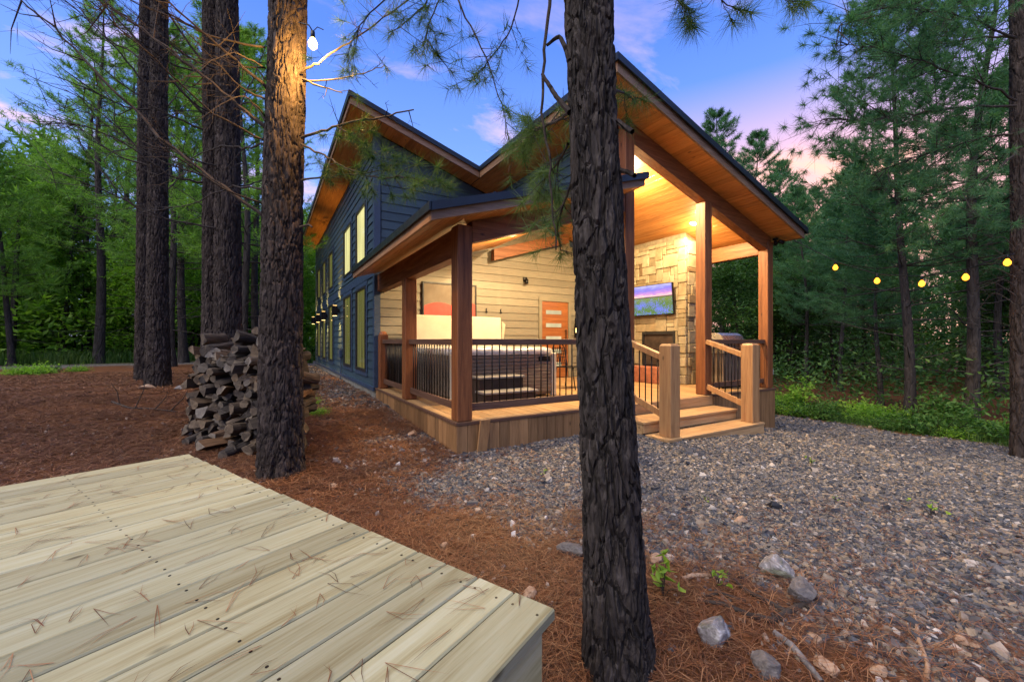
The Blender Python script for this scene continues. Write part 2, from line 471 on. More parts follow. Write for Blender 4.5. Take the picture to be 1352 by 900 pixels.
grv = t.ramp(sepc.outputs[0], [(0, (.075,.075,.082)), (.5, (.16,.155,.155)), (.8, (.24,.21,.17)), (1, (.33,.31,.29))])
a1 = t.n('ShaderNodeAttribute', attribute_name='gravel').outputs['Fac']; a2 = t.n('ShaderNodeAttribute', attribute_name='grassy').outputs['Fac']
grs = t.ramp(n2, [(.3, (.02,.035,.010)), (.6, (.045,.085,.02)), (.8, (.08,.07,.03))])
c = t.mix(a1, lit, grv); c = t.mix(a2, c, grs)
hh = t.mix(a1, n2, t.ramp(vg.outputs['Distance'], [(0, 0), (.2, 1)]))
M['ground'] = t.finish(c, .95, 0, t.bump(hh, .7, .03), .15)
me = np_mesh('ground', V, FQ, M['ground'], smooth=True, attrs={'gravel': gm, 'grassy': gr})
tag(mobj('ground', me), kind='structure')

# ------------------------------------------------------------------ the cabin
cabin = thing('cabin', 'two storey slate blue cabin with slanted metal roof and timber porch lit from within', 'cabin', (1.87, 8.46, .36))
def cp(mb, name, mats, parent=None, smooth=False):
    """add a cabin part: built in world coordinates, parented to the cabin"""
    o = mb.build(name, mats, None, None, smooth)
    o.parent = parent or cabin
    if parent is None: o.matrix_parent_inverse = Matrix.Translation(-Vector((1.87, 8.46, .36)))
    return o
S1 = .312
def zu(x): return 5.86 - S1 * (x - 1.281)             # top of the big roof
def zl(x): return 2.67 + .306 * (x - 1.39)            # top of the low porch roof
X0, X1, Y0, Y1 = 1.87, 8.71, 4.36, 8.46               # deck
YB = 20.3
def slab(mb, xa, xb, ya, yb, zf, dt, db, m=0):
    """slanted slab between x limits, dt/db metres below the roof top line"""
    q = [(xa, ya, zf(xa) - dt), (xb, ya, zf(xb) - dt), (xb, ya, zf(xb) - db), (xa, ya, zf(xa) - db)]
    return mb.prism(q, (0, yb - ya, 0), m)
def boards(mb, xa, xb, ya, yb, zf, off, w=.135, th=.018):
    """tongue and groove boards under a roof, running back along y"""
    n = max(1, round((xb - xa) / w)); w = (xb - xa) / n
    ang = math.atan2(zf(xb) - zf(xa), xb - xa)
    for i in range(n):
        xc = xa + (i + .5) * w
        Mx = Matrix.Translation((xc, (ya + yb) / 2, zf(xc) - off)) @ Matrix.Rotation(-ang, 4, 'Y')
        mb.cbox(Mx, w / 2 / math.cos(ang) - .001, (yb - ya) / 2, th / 2, .006)
b = MB()
slab(b, 1.281, 3.92, 7.93, 20.7, zu, 0, .06); slab(b, 3.9205, 8.94, 3.87, 20.7, zu, .0, .06)
for yy, xa, xb in ((7.93, 1.27, 3.92), (3.87, 3.92, 8.95)):      # folded drip edge along the rakes
    slab(b, xa, xb, yy - .022, yy - .001, zu, -.012, .085)
b.box(1.255, 1.28, 7.91, 20.7, zu(1.28) - .11, zu(1.28) + .012); b.box(8.942, 8.965, 3.86, 20.7, zu(8.94) - .10, zu(8.94) + .012)
b.box(3.895, 3.919, 3.85, 7.90, zu(3.9) - .085, zu(3.9) + .012)
for x in np.arange(1.7, 8.8, .41):                                # standing seams
    slab(b, x - .012, x + .012, 7.94 if x < 3.9 else 3.88, 20.69, zu, -.028, -.001)
roof = cp(b, 'roof', M['roofmetal'])
for q in ((1.29, 3.915, 7.955, 7.985), (3.93, 8.90, 3.895, 3.925)):
    b = MB(); slab(b, *q, zu, .061, .205); cp(b, 'fascia', M['fascia'], roof)
for q in ((1.285, 1.315, 7.99, 20.68, zu(1.3)), (3.925, 3.955, 3.93, 7.95, zu(3.94))):
    b = MB(); b.box(*q[:4], q[4] - .205, q[4] - .064); cp(b, 'fascia', M['fascia_y'], roof)
b = MB(); b.box(8.875, 8.90, 3.93, 20.68, zu(8.89) - .20, zu(8.89) - .064); cp(b, 'fascia', M['fascia_y'], roof)
b = MB(); boards(b, 3.96, 8.87, 3.93, 8.44, zu, .192); boards(b, 1.32, 1.86, 7.99, 20.65, zu, .192); boards(b, 1.87, 3.94, 7.99, 8.44, zu, .192)
cp(b, 'soffit', M['soffit'], roof)
b = MB(); slab(b, 1.39, 4.49, 3.90, 8.30, zl, 0, .055)
slab(b, 1.38, 4.50, 3.878, 3.899, zl, -.012, .075); b.box(1.364, 1.389, 3.878, 8.30, zl(1.39) - .075, zl(1.39) + .012); b.box(4.491, 4.515, 3.878, 4.30, zl(4.49) - .075, zl(4.49) + .012)
for x in np.arange(1.7, 4.4, .41): slab(b, x - .012, x + .012, 3.905, 8.29, zl, -.028, -.001)
proof = cp(b, 'porch_roof', M['roofmetal'])
b = MB(); slab(b, 1.40, 4.485, 3.925, 3.955, zl, .056, .165); cp(b, 'fascia', M['fascia'], proof)
b = MB(); b.box(4.455, 4.485, 3.96, 4.35, zl(4.47) - .165, zl(4.47) - .058); cp(b, 'fascia', M['fascia_y'], proof)
b = MB(); b.box(1.395, 1.425, 3.96, 8.28, zl(1.41) - .17, zl(1.41) - .06); cp(b, 'fascia', M['fascia_y'], proof)
b = MB(); boards(b, 1.43, 4.45, 3.96, 8.27, zl, .155); cp(b, 'soffit', M['soffit'], proof)

# --- walls: every lap board a slanted board
LAP = .178
def lap(mb, plane, facing, a, c, z0, z1):
    if c - a < .02: return
    if facing == 'x':
        mb.prism([(plane, a, z0), (plane, a, z1), (plane - .012, a, z1), (plane - .033, a, z0)], (0, c - a, 0))
    else:
        mb.prism([(a, plane, z0), (a, plane - .033, z0), (a, plane - .012, z1), (a, plane, z1)], (c - a, 0, 0))
WIN = [(9.27, 10.43, 1.95, .66, 3.06, 4.36), (11.12, 12.29, 2.51, .63, 3.06, 4.36), (14.5, 15.6, 2.51, .63, 3.06, 4.30), (16.5, 17.5, 2.51, .63, 3.06, 4.30), (18.3, 19.4, 2.51, .63, 3.06, 4.30)]
holes = []
for ya, yb, _, _, u0, u1 in WIN: holes += [(ya, yb, .63, 2.52), (ya, yb, u0, u1)]
b = MB(); z = .37
while z < zu(1.87) - .24:
    z1 = min(z + LAP + .012, zu(1.87) - .21); cuts = sorted((ya - .02, yb + .02) for ya, yb, za, zb in holes if zb > z + .03 and za < z1 - .03)
    y = 8.56
    for ya, yb in cuts:
        lap(b, 1.87, 'x', y, ya, z, z1); y = yb
    lap(b, 1.87, 'x', y, YB, z, z1); z += LAP
cp(b, 'wall', M['siding'])
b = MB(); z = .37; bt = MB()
while z < zu(1.87) - .24:
    z1 = z + LAP + .012; xs = 1.39 + (z - .02 - 2.67) / .306                # where the porch roof meets the wall
    if z > 2.70:
        lim = (5.86 - .2 - z1) / S1 + 1.281
        lap(b, 8.46, 'y', 1.96, min(xs, 4.5, lim), z, z1)
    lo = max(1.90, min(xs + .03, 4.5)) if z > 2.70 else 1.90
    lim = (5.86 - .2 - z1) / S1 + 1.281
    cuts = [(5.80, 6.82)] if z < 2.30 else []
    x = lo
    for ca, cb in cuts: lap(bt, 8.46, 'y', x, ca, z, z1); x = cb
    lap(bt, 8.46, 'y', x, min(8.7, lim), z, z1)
    z += LAP
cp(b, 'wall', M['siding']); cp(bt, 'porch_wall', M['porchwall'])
b = MB()                                                            # sheathing behind the boards
b.prism([(1.872, 8.47, .3), (8.7, 8.47, .3), (8.7, 8.47, zu(8.7) - .21), (1.872, 8.47, zu(1.872) - .21)], (0, YB - 8.48, 0))
cp(b, 'sheathing', M['trimblue'])
b = MB(); b.prism([(4.50, 4.58, zl(4.45) + .005), (4.50, 8.45, zl(4.45) + .005), (4.50, 8.45, zu(4.5) - .205), (4.50, 4.58, zu(4.5) - .205)], (.055, 0, 0))
z = zl(4.45) + .02
while z < zu(4.5) - .3:
    lap(b, 4.499, 'x', 4.58, 8.42, z, min(z + LAP + .012, zu(4.5) - .21)); z += LAP
cp(b, 'gable_infill', M['siding'])
b = MB()
b.box(1.83, 1.935, 8.405, 8.425, .37, zu(1.88) - .215); b.box(1.815, 1.829, 8.405, 8.555, .37, zu(1.83) - .20)
b.box(1.80, 1.836, 8.44, YB, .30, .372); b.box(1.825, 1.838, YB - .1, YB, .372, zu(1.83) - .21)
b.box(1.822, 1.8355, 8.56, YB - .1, 2.62, 2.80)                       # belt between the storeys
cp(b, 'corner_trim', M['trimblue'])
b = MB(); b.box(1.855, 1.95, 8.47, YB, -.6, .305); cp(b, 'foundation', M['concrete'])

# --- windows of the long wall: frame stands proud, lit pane set back inside it
def window(ya, yb, za, zb, pane):
    f = MB(); w = .055
    for q in ((ya, ya + w, za, zb), (yb - w, yb, za, zb), (ya + w, yb - w, za, za + w), (ya + w, yb - w, zb - w, zb)):
        f.box(1.805, 1.869, *q, c=.004)
    o = cp(f, 'window', M['frame'])
    p_ = MB(); p_.box(1.848, 1.8685, ya + w, yb - w, za + w, zb - w); cp(p_, 'pane', M[pane], o)
    s = MB()
    for q in ((ya - .105, ya - .003, za - .1, zb + .1), (yb + .003, yb + .105, za - .1, zb + .1), (ya - .003, yb + .003, zb + .003, zb + .1), (ya - .003, yb + .003, za - .1, za - .003)):
        s.box(1.822, 1.836, *q)
    cp(s, 'surround', M['trimblue'], o)
for i, (ya, yb, l1, l0, u0, u1) in enumerate(WIN):
    window(ya, yb, .63, 2.51, 'pane_lo'); window(ya, yb, u0, u1, 'pane_hi' if i < 2 else 'pane_lo')

# --- porch door
b = MB(); b.box(5.895, 6.725, 8.425, 8.455, .37, 2.30, c=.004); door = cp(b, 'door', M['doorwood'])
b = MB()
for zc in (2.03, 1.70, 1.37, 1.04, .71): b.box(6.02, 6.50, 8.418, 8.424, zc - .05, zc + .05)
cp(b, 'glass_strip', M['doorglass'], door)
b = MB(); b.tube([(6.62, 8.37, 1.25), (6.62, 8.37, 1.60)], .012); b.tube([(6.62, 8.37, 1.28), (6.62, 8.424, 1.28)], .008); b.tube([(6.62, 8.37, 1.57), (6.62, 8.424, 1.57)], .008); cp(b, 'handle', M['black'], door)
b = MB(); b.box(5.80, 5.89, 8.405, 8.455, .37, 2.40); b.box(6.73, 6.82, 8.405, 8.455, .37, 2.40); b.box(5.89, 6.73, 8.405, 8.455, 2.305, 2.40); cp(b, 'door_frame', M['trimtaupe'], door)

# --- posts and beams
def post(x, y, z0, z1, s=.19, mat='post'):
    b = MB(); b.box(x, x + s, y, y + s, z0, z1, c=.008); return cp(b, 'post', M[mat])
under = lambda x: zu(x) - .205
post(X0, Y0, .366, zl(X0) - .17); post(X0, 6.45, .366, 2.30)
post(4.57, Y0, .366, under(4.57) - .02); post(6.49, Y0, .366, under(6.6) - .28); post(8.5, Y0, .366, under(8.6) - .1)
for q in ((4.765, 8.62, Y0 + .01, Y0 + .18, zu, .207, .50), (2.065, 4.565, Y0 + .01, Y0 + .18, zl, .166, .42), (4.44, 6.6, 8.24, 8.38, zl, .20, .46)):
    b = MB(); slab(b, *q); cp(b, 'beam', M['beam_x'])
for q in ((X0 + .01, X0 + .18, Y0 + .195, 8.42, 2.29, zl(X0) - .19), (8.51, 8.68, Y0 + .195, 8.44, 3.04, under(8.68) - .005)):
    b = MB(); b.box(*q, c=.008); cp(b, 'beam', M['beam_y'])

# --- deck, skirting, steps
b = MB(); n = 49; w = (X1 - X0) / n
for i in range(n):
    b.box(X0 + i * w + .002, X0 + (i + 1) * w - .002, Y0 + .001, Y1 - .06, .326, .36, c=.003)
cp(b, 'deck_floor', M['deck'])
b = MB(); cap = MB()
y = Y0 + .003
while y < 8.40:
    zz = gzs(X0, y) - .05; b.box(X0 - .022, X0 - .002, y, min(y + .134, 8.41), zz, .328); y += .14
cp(b, 'skirting', M['skirt'])
for xa, xb in ((X0 - .02, 4.40), (6.68, X1)):
    b = MB(); x = xa
    while x < xb - .02:
        zz = min(gzs(x, Y0 - .1), gzs(x + .14, Y0 - .1)) - .1; b.box(x, min(x + .134, xb), Y0 - .026, Y0 - .004, zz, .328); x += .14
    cp(b, 'skirting', M['skirt'])
b = MB()
for yy in np.arange(Y0, 8.4, .14):
    zz = gzs(X1, yy) - .1; b.box(X1 + .004, X1 + .024, yy, yy + .137, zz, .328)
cp(b, 'skirting', M['skirt'])
for q in ((X0 - .034, X0 - .0015, Y0 - .038, 8.42), (X0 - .0005, 4.42, Y0 - .038, Y0 - .001), (6.66, X1 + .03, Y0 - .038, Y0 - .001)):
    cap = MB(); cap.box(*q, .3285, .364, c=.003); cp(cap, 'deck_edge', M['rail_x'])
b = MB()
b.box(4.44, 6.64, Y0 - .04, Y0 - .004, .19, .355, c=.004)               # top riser
cp(b, 'riser', M['tread']); b = MB(); b.box(4.40, 6.62, 3.86, Y0 - .045, .155, .19, c=.004); b.box(4.42, 6.60, 3.885, 3.915, .03, .15, c=.003); b.box(4.42, 4.45, 3.92, Y0 - .05, -.25, .15)
cp(b, 'step', M['tread'])
b = MB(); b.box(4.40, 6.66, 3.46, 3.85, -.005, .03, c=.004); b.box(4.41, 6.65, 3.47, 3.50, -.24, -.008, c=.003); b.box(4.41, 4.44, 3.505, 3.84, -.24, -.008); b.box(6.62, 6.65, 3.505, 3.84, -.24, -.008)
cp(b, 'step', M['tread'])

# --- railings
def newel(x, y, z0, z1, mat='newel', s=.19):
    b = MB(); b.box(x, x + s, y, y + s, z0, z1 - .028, c=.006)
    h = s / 2; cx, cy = x + h, y + h
    b.add([(cx-h*.97,cy-h*.97,z1-.027),(cx+h*.97,cy-h*.97,z1-.027),(cx+h*.97,cy+h*.97,z1-.027),(cx-h*.97,cy+h*.97,z1-.027),(cx-h*.72,cy-h*.72,z1),(cx+h*.72,cy-h*.72,z1),(cx+h*.72,cy+h*.72,z1),(cx-h*.72,cy+h*.72,z1)],
          [(4,5,6,7),(0,1,5,4),(1,2,6,5),(2,3,7,6),(3,0,4,7)])
    return cp(b, 'newel_post', M[mat])
newel(4.51, 3.52, .031, 1.262); newel(6.43, 3.52, .031, 1.262)
b = MB(); b.box(X0 + .01, X0 + .17, 8.20, 8.37, .366, 1.43, c=.012); b.lathe([(.001, 1.495), (.04, 1.49), (.07, 1.46), (.08, 1.43)], 12, Matrix.Translation((X0 + .09, 8.285, 0))); cp(b, 'newel_post', M['post'])
def railing(a, c, drop=0., mat='rail_x', n=None):
    """top and bottom rail from a to c (xy), balusters between; drop lowers the far end"""
    a = Vector((a[0], a[1], 0)); c = Vector((c[0], c[1], -drop)); L = (c - a).length
    t = MB(); t.bar(a + Vector((0,0,1.288)), c + Vector((0,0,1.288)), .09, .075); o = cp(t, 'railing', M[mat])
    t = MB(); t.bar(a + Vector((0,0,.51)), c + Vector((0,0,.51)), .045, .09); cp(t, 'bottom_rail', M[mat], o)
    n = n or int(round(L / .105))
    for i in range(1, n):
        q = a.lerp(c, i / n); t = MB(); t.tube([q + Vector((0,0,.53)), q + Vector((0,0,1.275))], .0085, 8); cp(t, 'baluster', M['black'], o, True)
railing((X0 + .19, Y0 + .1), (4.57, Y0 + .1)); railing((6.68, Y0 + .1), (8.5, Y0 + .1))
railing((X0 + .1, Y0 + .19), (X0 + .1, 6.45), mat='rail_y'); railing((X0 + .1, 6.64), (X0 + .1, 8.20), mat='rail_y')
railing((4.62, Y0), (4.62, 3.71), .22, 'newel', 6); railing((6.54, Y0), (6.54, 3.71), .22, 'newel', 6)
railing((8.6, Y0 + .19), (8.6, 8.3), mat='rail_y', n=26)

# --- stone fireplace: random ashlar blocks, each with its own face depth
def ashlar(W, H, seed, cell=.095):
    r = random.Random(seed); nw, nh = int(W / cell), int(H / cell); used = np.zeros((nw, nh), bool); out = []
    for j in range(nh):
        for i in range(nw):
            if used[i, j]: continue
            w, h = r.choice([(2,1),(3,1),(3,2),(4,2),(2,2),(4,3),(3,3),(1,2),(2,3),(5,2)])
            w = min(w, nw - i); h = min(h, nh - j)
            while w > 1 and used[i:i + w, j].any(): w -= 1
            while h > 1 and used[i:i + w, j:j + h].any(): h -= 1
            used[i:i + w, j:j + h] = True; out.append((i * W / nw, (i + w) * W / nw, j * H / nh, (j + h) * H / nh))
    return out
FX, FY0, FY1, FX1 = 7.68, 5.61, 7.30, 8.44
b = MB(); b.prism([(FX + .05, FY0 + .05, .36), (FX1, FY0 + .05, .36), (FX1, FY0 + .05, zu(FX1) - .21), (FX + .05, FY0 + .05, zu(FX + .05) - .21)], (0, FY1 - FY0 - .05, 0))
fire = cp(b, 'fireplace', M['mortar'])
b = MB(); r = random.Random(4)
for ya, yb, za, zb in ashlar(FY1 - FY0, 3.15, 5):
    ya += FY0; yb += FY0; za += .365; zb += .365
    if zb > zu(FX) - .205: zb = zu(FX) - .21
    if zb - za < .04: continue
    if ya < 6.74 and yb > 5.89 and za < 1.50: 
        if zb > 1.53: za = 1.51
        elif ya < 5.87: yb = 5.88
        elif yb > 6.77: ya = 6.76
        else: continue
    d = r.uniform(0, .035); b.box(FX - .03 + d, FX + .06, ya + .003, yb - .003, za + .003, zb - .003, c=.010)
for xa, xb, za, zb in ashlar(FX1 - FX - .1, 3.1, 11):
    xa += FX + .07; xb += FX + .07; za += .365; zb += .365
    zb = min(zb, zu(xb) - .215)
    if zb - za < .04: continue
    d = r.uniform(0, .035); b.box(xa + .003, xb - .003, FY0 - .03 + d, FY0 + .06, za + .003, zb - .003, c=.010)
cp(b, 'stone_facing', M['stone'], fire)
b = MB(); b.box(FX - .012, FX + .049, 5.90, 6.73, .75, 1.49); fb = cp(b, 'firebox', M['firebox'], fire)
b = MB(); b.box(FX - .05, FX - .013, 5.86, 6.77, 1.45, 1.51); b.box(FX - .05, FX - .013, 5.86, 5.91, .74, 1.449); b.box(FX - .05, FX - .013, 6.72, 6.77, .74, 1.449); cp(b, 'firebox_frame', M['frame'], fire)
b = MB(); b.box(FX - .42, FX - .035, 5.75, 6.95, .365, .72, c=.01); cp(b, 'hearth', M['brickhearth'], fire)

# --- conduit, outlet boxes, flood light
b = MB(); b.tube([(8.705, 4.52, 3.2), (8.705, 4.52, .70)], .012); cp(b, 'conduit', M['grey'])
b = MB(); b.box(8.70, 8.79, 4.40, 4.52, .60, .74, c=.012); cp(b, 'outlet_box', M['grey'])
b = MB(); b.box(1.76, 1.835, 12.65, 12.85, .82, 1.06, c=.012); b.tube([(1.81, 12.75, .82), (1.81, 12.75, .1)], .015); cp(b, 'outlet_box', M['trimblue'])
b = MB()
b.lathe([(.0, 0), (.05, .0), (.05, .03), (.0, .03)], 12, Matrix.Translation((8.66, 4.30, under(8.66) - .05)))
for s_ in (-1, 1):
    Mx = Matrix.Translation((8.68, 4.26 + .05 * s_, under(8.66) - .10)) @ Matrix.Rotation(R(60 * s_), 4, 'X') @ Matrix.Rotation(R(120), 4, 'Y')
    b.lathe([(.01, -.05), (.035, -.04), (.045, .05), (.04, .052), (.001, .03)], 12, Mx)
fl = thing('floodlight', 'small twin-headed security floodlight under the right eave of the porch roof', 'light', (8.66, 4.30, under(8.66) - .1))
o = b.build('lamp_heads', M['black'], None, None, True); o.parent = fl; o.matrix_parent_inverse = Matrix.Translation(-fl.location)

# ------------------------------------------------------------------ lights of the porch
def ceiling_light(x, y, z, slope, label, watts):
    t = thing('ceiling_light', label, 'ceiling light', (x, y, z), 0, 'ceiling lights of the porch')
    Mx = Matrix.Rotation(slope, 4, 'Y')
    b = MB(); b.lathe([(.085, .0), (.088, -.012), (.07, -.016), (.066, -.004)], 24, Mx); b.build('trim_ring', M['cream'], t, smooth=True)
    b = MB(); b.lathe([(.0005, -.010), (.03, -.010), (.066, -.0085)], 24, Mx); b.build('lens', M['canlight'], t, smooth=True)
    ld = bpy.data.lights.new('ceiling_lamp', 'SPOT'); ld.energy = watts; ld.spot_size = R(168); ld.spot_blend = .25; ld.color = (1., .71, .37); ld.shadow_soft_size = .06
    lo = bpy.data.objects.new('ceiling_lamp', ld); lo.location = (-.02, 0, -.09); link(lo, t)
    l2 = bpy.data.lights.new('ceiling_fill', 'POINT'); l2.energy = watts * .26; l2.color = (1., .66, .30); l2.shadow_soft_size = .09  # added fill lamp below the fixture, brightens the ceiling boards
    lo = bpy.data.objects.new('ceiling_fill', l2); lo.location = (0, 0, -.34); link(lo, t)
W_A, W_B = 185, 110
ceiling_light(3.96, 6.56, zl(3.96) - .168, -math.atan(.306), 'glowing recessed light in the low ceiling above the hot tub', W_A)
ceiling_light(7.50, 5.30, zu(7.50) - .205, math.atan(S1), 'glowing recessed light in the high ceiling by the stone fireplace', W_B)

ceiling_light(5.55, 5.30, zu(5.55) - .205, math.atan(S1), 'glowing recessed light in the middle of the high porch ceiling', 480)
# wall sconces, each throwing light up and down
names = ['nearest the porch', 'second from the porch', 'third from the porch', 'farthest from the porch']
for i, yy in enumerate((13.15, 16.05, 17.9, 19.9)):
    t = thing('wall_sconce', f'black box wall light on the blue side wall, {names[i]}', 'wall light', (1.70, yy, 2.2), 0, 'black box lights along the side wall')
    b = MB(); b.box(-.075, .075, -.075, .075, -.15, .15, c=.006); b.build('housing', M['black'], t)
    b = MB(); b.box(.076, .128, -.05, .05, -.06, .06, c=.004); b.build('bracket', M['black'], t)
    for zl_ in (-.156, .151):
        b = MB(); b.box(-.055, .055, -.055, .055, zl_, zl_ + .005); b.build('lens', M['sconceglow'], t)
    for s_ in (1, -1):
        ld = bpy.data.lights.new('sconce_lamp', 'SPOT'); ld.energy = 120; ld.color = (1., .50, .10); ld.spot_size = R(70); ld.spot_blend = .9; ld.shadow_soft_size = .03
        lo = bpy.data.objects.new('sconce_lamp', ld); lo.location = (-.07, 0, .165 * s_); lo.rotation_euler = (math.pi if s_ > 0 else 0, R(20) * s_, 0); link(lo, t)

# ------------------------------------------------------------------ things on the porch
DZ = .361
tub = thing('hot_tub', 'square taupe hot tub with marbled shell standing uncovered on the porch deck', 'hot tub', (3.30, 6.63, DZ))
b = MB(); hw = .955
b.box(-hw + .03, hw - .03, -hw + .03, hw - .03, .03, .74, c=.02)
for k in range(11):
    zc = .08 + k * .058
    for sg in (-1, 1):
        b.box(-hw + .07, hw - .07, sg * hw - .03 if sg > 0 else -hw, sg * hw if sg > 0 else -hw + .03, zc, zc + .052, c=.006)
        b.box(sg * hw - .03 if sg > 0 else -hw, sg * hw if sg > 0 else -hw + .03, -hw + .07, hw - .07, zc, zc + .052, c=.006)
b.build('cabinet', M['tubside'], tub)
for sx in (-1, 1):
    for sy in (-1, 1):
        b = MB(); b.box(sx * (hw - .03) - .045, sx * (hw - .03) + .045, sy * (hw - .03) - .045, sy * (hw - .03) + .045, .0, .735, c=.012); b.build('corner_post', M['cream'], tub)
b = MB()
lip = [(hw + .02, .72), (hw + .035, .76), (hw + .02, .81), (hw - .06, .835), (hw - .16, .82), (hw - .20, .74), (hw - .24, .42)]
def sq(r, z, n=10):
    out = []
    for k in range(4):
        a0 = math.pi / 4 + k * math.pi / 2
        for j in range(n):
            a = a0 - math.pi / 4 + (j / n) * math.pi / 2; cc, ss = math.cos(a), math.sin(a)
            m_ = (abs(cc) ** 9 + abs(ss) ** 9) ** (-1 / 9); out.append((r * cc * m_, r * ss * m_, z))
    return out
vs = []; fs = []
for r_, z_ in lip: vs += sq(r_, z_)
n = 40
for i in range(len(lip) - 1):
    for j in range(n): fs.append((i*n+j, i*n+(j+1)%n, (i+1)*n+(j+1)%n, (i+1)*n+j))
fs.append(tuple((len(lip)-1)*n + j for j in range(n)))
b.add(vs, fs); b.build('shell', M['tublip'], tub, smooth=True)
b = MB(); b.box(.60, .84, -hw - .006, -hw + .002, .60, .68, c=.004); b.build('control_panel', M['black'], tub)
cov = thing('hot_tub_cover', 'folded cream vinyl spa cover standing upright behind the hot tub', 'cover', (3.36, 7.78, DZ))
b = MB()
b.cbox(Matrix.Translation((0, .0, .85)) @ Matrix.Rotation(R(-4), 4, 'X'), 1.0, .055, .60, .03)
b.cbox(Matrix.Translation((0, .13, .83)) @ Matrix.Rotation(R(-7), 4, 'X'), 1.0, .055, .58, .03)
b.add([(1.0,-.05,1.36),(1.12,.02,1.30),(1.06,.0,.9),(1.0,-.05,.9)], [(0,1,2,3),(3,2,1,0)])
b.build('panels', M['cream'], cov)
b = MB(); b.box(-.98, .98, -.075, -.058, .42, .46); b.build('skirt_hem', M['cream'], cov)
b = MB(); b.tube([(-1.03, .06, .0), (-1.03, .06, .95)], .016); b.tube([(1.05, .06, .0), (1.05, .06, .95)], .016); b.build('lifter_arm', M['black'], cov)
st = thing('tub_steps', 'grey two-tread plastic steps in front of the hot tub', 'steps', (3.02, 5.36, DZ))
b = MB(); b.box(-.40, .40, -.02, .28, .375, .41, c=.01); b.box(-.45, .45, -.32, .0, .185, .22, c=.01); b.build('tread', M['stepgrey'], st)
b = MB(); b.box(-.38, .38, .0, .26, .0, .37, c=.006); b.box(-.42, .42, -.29, -.005, .0, .18, c=.006); b.build('box', M['firebox'], st)

art = thing('wall_art', 'large dark framed wall panel, red scalloped shapes below grey, behind the spa cover', 'picture', (3.43, 8.405, 2.16))
b = MB(); w, h = .63, .40
for q in ((-w, -w + .03, -h, h), (w - .03, w, -h, h), (-w + .03, w - .03, -h, -h + .03), (-w + .03, w - .03, h - .03, h)): b.box(q[0], q[1], -.03, .02, q[2], q[3])
b.build('frame', M['frame'], art)
b = MB(); b.box(-w + .03, w - .03, -.008, .015, -h + .03, h - .03); b.build('canvas', M['artgrey'], art)
pts = [(-w + .03, -h + .03)] + [(w - .03, -h + .03)] + [( x_, -.08 + .075 * abs(math.sin((x_ + .6) * 5.1)) + .03 * math.sin(x_ * 3)) for x_ in np.linspace(w - .03, -w + .03, 40)]
b = MB(); b.prism([(x_, -.013, z_) for x_, z_ in pts], (0, .004, 0)); b.build('red_shape', M['artred'], art)

b = MB(); b.box(-.05, .05, -.03, .0, -.05, .05, c=.006); b.lathe([(.001, .0), (.045, .0), (.045, -.11), (.038, -.115), (.001, -.10)], 14, Matrix.Translation((0, -.07, .0)))
o = b.build('wall_spotlight', M['black'], None, (5.39, 8.425, 2.80), True); tag(o, 'small black cylinder spotlight high on the taupe porch wall, unlit', 'wall light')
for x_, s_ in ((4.33, 'left one nearer the hot tub cover'), (4.71, 'right one nearer the door')):
    b = MB(); b.box(-.014, .014, -.012, .0, -.05, .05, c=.003); b.tube([(0, -.01, -.03), (0, -.05, -.045), (0, -.062, -.02)], .008); b.tube([(0, -.01, .03), (0, -.04, .05)], .007)
    o = b.build('coat_hook', M['black'], None, (x_, 8.43, 2.0), True); tag(o, f'black coat hook on the porch wall, {s_}', 'hook', 'black coat hooks on the porch wall')
ln = thing('wall_lantern', 'black wall lantern with a small lit pane right of the porch door', 'wall light', (6.97, 8.41, 1.62))
b = MB(); b.box(-.05, .05, -.03, .0, -.22, .14, c=.01); b.lathe([(.001, .14), (.05, .12), (.055, .06), (.05, .05)], 14, Matrix.Translation((0, -.06, 0))); b.build('housing', M['black'], ln)
b = MB(); b.box(-.022, .022, -.04, -.031, -.10, .02); b.build('lens', M['sconceglow'], ln)

# television on the chimney breast
tv = thing('television', 'flat television showing a bluebonnet field at sunset on the stone fireplace', 'television', (FX - .17, 6.42, 2.23))
tv.rotation_euler = (0, R(-6), R(3))
b = MB(); b.box(-.02, .03, -.60, .60, -.345, .345, c=.006); b.build('casing', M['black'], tv)
b = MB(); b.box(.031, .16, -.15, .15, -.12, .12, c=.004); b.build('bracket', M['black'], tv)
t = NT('television picture'); tc = t.n('ShaderNodeTexCoord'); sp = t.n('ShaderNodeSeparateXYZ'); t.l(tc.outputs['Generated'], sp.inputs[0])
zc = sp.outputs[2]; n = t.noise(t.coord('Generated', (1, 3, 8)), 2.2, 4, .6, .5)
sky = t.ramp(t.math('ADD', zc, t.math('MULTIPLY', t.math('SUBTRACT', n, .5), .35)), [(.60, (.95,.55,.38)), (.70, (.45,.20,.50)), (.85, (.14,.13,.55)), (1, (.35,.35,.75))])
fn = t.noise(t.coord('Generated', (1, 26, 22)), 1.5, 3, .7); big = t.noise(t.coord('Generated', (1, 3.5, 3)), 1.4, 2)
fl_ = t.mix(t.ramp(t.math('MULTIPLY', fn, t.math('ADD', big, .45)), [(.46, 0), (.56, 1)]), (.05,.14,.015), (.10,.14,.62))
fl_ = t.mix(t.ramp(zc, [(.35, 0), (.58, .8)]), fl_, (.13,.20,.03))
pic = t.mix(t.ramp(zc, [(.585, 0), (.60, 1)]), fl_, sky)
pic = t.mix(t.ramp(zc, [(.57, 0), (.585, 1), (.605, 1), (.62, 0)]), pic, (.03,.03,.06))
mt = t.finish((.02,.02,.02), .15); t.l(pic, t.p.inputs['Emission Color']); t.p.inputs['Emission Strength'].default_value = .9
b = MB(); b.box(-.024, -.0205, -.585, .585, -.328, .332); b.build('screen', mt, tv)

